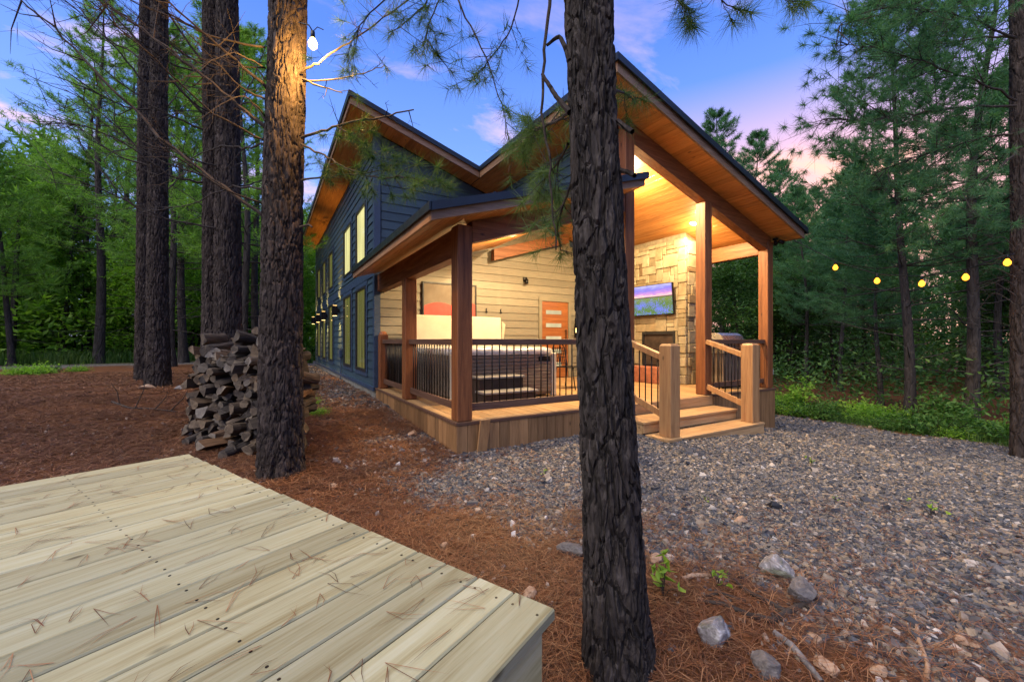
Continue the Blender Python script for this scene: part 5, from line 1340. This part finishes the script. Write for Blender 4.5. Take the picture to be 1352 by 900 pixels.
# ------------------------------------------------------------------ undergrowth
def shrub_me(seed, h, rad, nc, k, size, mat):
    r_ = np.random.default_rng(seed); A = Acc(); Cs = []
    for i in range(nc):
        a = r_.uniform(0, 6.28); q = math.sqrt(r_.random()) * rad; z = h * r_.uniform(.35, 1.) * (1 - .4 * q / rad)
        e = np.array([q * math.cos(a), q * math.sin(a), z]); A.tube([e * [.25, .25, 0], e * [.7, .7, .55], e], [.008, .005, .002], 3, 1)
        for s_ in (.55, .75, .95): Cs.append(e * [s_, s_, s_] + r_.normal(size=3) * .05)
    V, Fa = leaves(np.array(Cs), k, .16, size, r_, .7); A.add(V, Fa, 0); return A.mesh('foliage', [M[mat], M['twig']])
SH = [shrub_me(1, .55, .5, 26, 12, .042, 'weed'), shrub_me(2, .85, .55, 26, 12, .05, 'weed'), shrub_me(3, .40, .45, 24, 12, .036, 'leaf'), shrub_me(4, 1.2, .5, 22, 12, .06, 'leaf')]
def shrubs(lst, fmt, group):
    for i, (px, d, v, s_) in enumerate(sorted(lst, key=lambda q: q[0])):
        x, y = PXY(px, d); t = thing('shrub', fmt.format(ordn(i)), 'shrub', (x, y, gzs(x, y) - .02), rng.uniform(0, 6.28), group); t.scale = (s_,) * 3; mobj('foliage', SH[v], t)
L_ = []
for yy in np.arange(-.6, 15, .55):
    for k in range(2):
        x = 11.0 + k * .9 + rng.uniform(-.2, .5); px, d = to_px(x, yy + rng.uniform(-.2, .2))
        if d > 3 and px < 1480: L_.append((px, d, int(rng.choice([0, 1, 2, 2, 0, 3], p=[.25,.15,.25,.15,.15,.05])), rng.uniform(.5, 1.25)))
shrubs(L_, 'leafy green shrub along the right edge of the gravel drive, {} from the left', 'shrubs along the drive')
L_ = []
for i in range(60):
    px = rng.uniform(-60, 470); L_.append((px, rng.uniform(24.5, 29), int(rng.integers(0, 4)), rng.uniform(1.2, 2.0)))
shrubs(L_, 'bright green shrub beyond the gravel track on the left, {} from the left', 'shrubs beyond the gravel track')
shrubs([(44,11.0,2,1.0),(60,11.6,0,.7),(20,10.8,2,.7),(104,12,2,.6)], 'low green weed on the needle floor at the left, {} from the left', 'weeds on the needle floor')
shrubs([(420,6.6,2,.42),(408,7.4,2,.5)], 'small green weed by the right end of the woodpile, {} from the left', 'weeds by the woodpile')
def grass_me(name, x, y, h, w, r_):
    n = len(x); a = r_.uniform(0, 6.283, n); hh = h * r_.uniform(.4, 1.2, n); z = gz(x, y); ln_ = r_.uniform(.1, .6, n) * hh
    b0 = np.stack([x, y, z - .01], -1); sd = np.stack([-np.sin(a), np.cos(a), np.zeros(n)], -1) * w / 2
    m_ = b0 + np.stack([np.cos(a) * ln_ * .3, np.sin(a) * ln_ * .3, hh * .6], -1); e = b0 + np.stack([np.cos(a) * ln_, np.sin(a) * ln_, hh], -1)
    V = np.stack([b0 - sd, b0 + sd, m_ + sd * .7, e, m_ - sd * .7], 1).reshape(-1, 3); i = np.arange(n)[:, None] * 5
    return np_mesh(name, V, [i + np.array([[0, 1, 2, 4]]), i + np.array([[4, 2, 3]])], M['grass'])
x = r.uniform(10.5, 12.8, 26000) ; y = r.uniform(-1.5, 17, 26000); k = r.random(26000) < sstep(10.5, 11.0, x + (fbm(x, y, s=4) - .5)); x, y = x[k], y[k]
tag(mobj('grass', grass_me('grass', x, y, .20, .009, r)), 'green grass fringe along the right edge of the drive', 'grass', kind='stuff')
x = r.uniform(-32, 2, 22000); y = 23.2 + .12 * x + r.random(22000) ** 1.5 * 8
tag(mobj('grass', grass_me('grass', x, y, .55, .03, r)), 'tall bright grass beyond the gravel track on the left', 'grass', kind='stuff')
def seedling(px, py, hpx, label, seed, n=9):
    x, y, z, d = on_ground(px, py); h = hpx * d / 540; t = thing('seedling', label, 'seedling', (x, y, z)); r_ = np.random.default_rng(seed); A = Acc(); Cs = []
    for i in range(n):
        q = (i + 1) / n; e = np.array([r_.normal() * .28 * h, r_.normal() * .28 * h, h * (.25 + .75 * q)]); A.tube([[0, 0, 0], e * [.4, .4, .7], e], [.0022, .0016, .001], 4, 1); Cs.append(e)
    V, Fa = leaves(np.array(Cs), 2, .02, h * .23, r_, .5); A.add(V, Fa, 0); mobj('foliage', A.mesh('foliage', [M['lime'], M['twig']]), t)
seedling(876, 788, 50, 'green broad-leaved seedling close to the right of the dark trunk', 1, 12)
seedling(948, 775, 22, 'small green seedling above the white veined rock', 2, 7)
seedling(1229, 681, 20, 'bright lime seedling alone out on the gravel at right', 3, 6)
seedling(1072, 612, 9, 'low lime tuft on the gravel right of the porch steps', 4, 9)
seedling(931, 662, 8, 'tiny lime sprout on the gravel below the porch steps', 5, 5)
seedling(720, 628, 8, 'tiny lime sprout on the gravel left of the dark trunk', 6, 6)
seedling(1102, 661, 7, 'tiny lime sprout on the gravel between the two lime tufts at right', 7, 5)

# ------------------------------------------------------------------ sky, sun, camera
w = bpy.data.worlds.new('World'); sc.world = w; w.use_nodes = True; nt = w.node_tree; nt.nodes.clear()
class WT(NT):
    def __init__(s): s.t = nt
T = WT(); out = T.n('ShaderNodeOutputWorld'); bg = T.n('ShaderNodeBackground')
SUN_EL, SUN_AZ = R(54), YAW + R(222)                                   # soft evening skylight from behind and left of the camera
tc = T.n('ShaderNodeTexCoord'); sp = T.n('ShaderNodeSeparateXYZ'); T.l(tc.outputs['Generated'], sp.inputs[0]); zz = sp.outputs[2]
base = T.ramp(zz, [(0, (.42,.42,.68)), (.16, (.25,.35,.79)), (.34, (.15,.275,.81)), (.58, (.07,.165,.64)), (1, (.05,.11,.45))])
azv = (SN + CS * .72, CS - SN * .72); l_ = math.hypot(*azv)
dt = T.math('ADD', T.math('MULTIPLY', sp.outputs[0], azv[0] / l_), T.math('MULTIPLY', sp.outputs[1], azv[1] / l_))
zi = T.math('DIVIDE', 1., T.math('ADD', T.math('MAXIMUM', zz, 0.), .12))
cm = T.n('ShaderNodeCombineXYZ'); T.l(T.math('MULTIPLY', sp.outputs[0], zi), cm.inputs[0]); T.l(T.math('MULTIPLY', sp.outputs[1], zi), cm.inputs[1])
mp = T.n('ShaderNodeMapping'); mp.inputs['Scale'].default_value = (1.6, 3.0, 1); mp.inputs['Rotation'].default_value = (0, 0, R(25)); mp.inputs['Location'].default_value = (3.1, 1.7, 0); T.l(cm.outputs[0], mp.inputs[0])
cn = T.noise(mp.outputs[0], 1.05, 7, .58, .4)
pinkz = T.math('MULTIPLY', T.ramp(dt, [(.72, 0), (.97, 1)]), T.ramp(zz, [(.0, 1), (.33, .95), (.50, 0)]))
base = T.mix(T.math('MULTIPLY', pinkz, .92), base, (.92,.44,.36))
cl = T.ramp(cn, [(.545, 0), (.65, .95)])
clm = T.math('MULTIPLY', cl, T.ramp(zz, [(.02, .8), (.38, .9), (.66, .15)]))
ccol = T.mix(pinkz, (.60,.42,.66), (1.0,.50,.34))
base = T.mix(clm, base, ccol)
sk = T.n('ShaderNodeTexSky', sky_type='NISHITA'); sk.sun_disc = False; sk.sun_elevation = SUN_EL; sk.sun_rotation = SUN_AZ
add = T.mix(1., T.mix(1., base, (9.4, 9.6, 8.6), 'MULTIPLY'), T.mix(1., sk.outputs[0], (.08, .08, .08), 'MULTIPLY'), 'ADD')
T.l(add, bg.inputs[0]); bg.inputs[1].default_value = .10; T.l(bg.outputs[0], out.inputs[0])

sd = bpy.data.lights.new('sun', 'SUN'); sd.energy = 2.4; sd.angle = R(70); sd.color = (1., .90, .76)
so = bpy.data.objects.new('sun', sd); sv = Vector((math.sin(SUN_AZ) * math.cos(SUN_EL), math.cos(SUN_AZ) * math.cos(SUN_EL), math.sin(SUN_EL))); so.rotation_euler = (-sv).to_track_quat('-Z', 'Y').to_euler(); link(so)

cd = bpy.data.cameras.new('camera'); cd.sensor_width = 36; cd.lens = 36 * F / 1352; cd.clip_start = .05; cd.clip_end = 1000
co = bpy.data.objects.new('camera', cd); co.location = (0, 0, CAMZ); co.rotation_euler = (R(90), 0, -YAW); link(co); sc.camera = co

sc.view_settings.view_transform = 'Standard'; sc.view_settings.look = 'None'; sc.view_settings.gamma = 1; sc.view_settings.exposure = .92; sc.view_settings.use_curve_mapping = False
sc.render.engine = 'CYCLES'; cy = sc.cycles
cy.use_denoising = True; cy.max_bounces = 10; cy.diffuse_bounces = 7; cy.glossy_bounces = 2; cy.transmission_bounces = 6; cy.transparent_max_bounces = 4; cy.sample_clamp_indirect = 4; cy.use_adaptive_sampling = True; cy.adaptive_threshold = .02; cy.caustics_reflective = False; cy.caustics_refractive = False
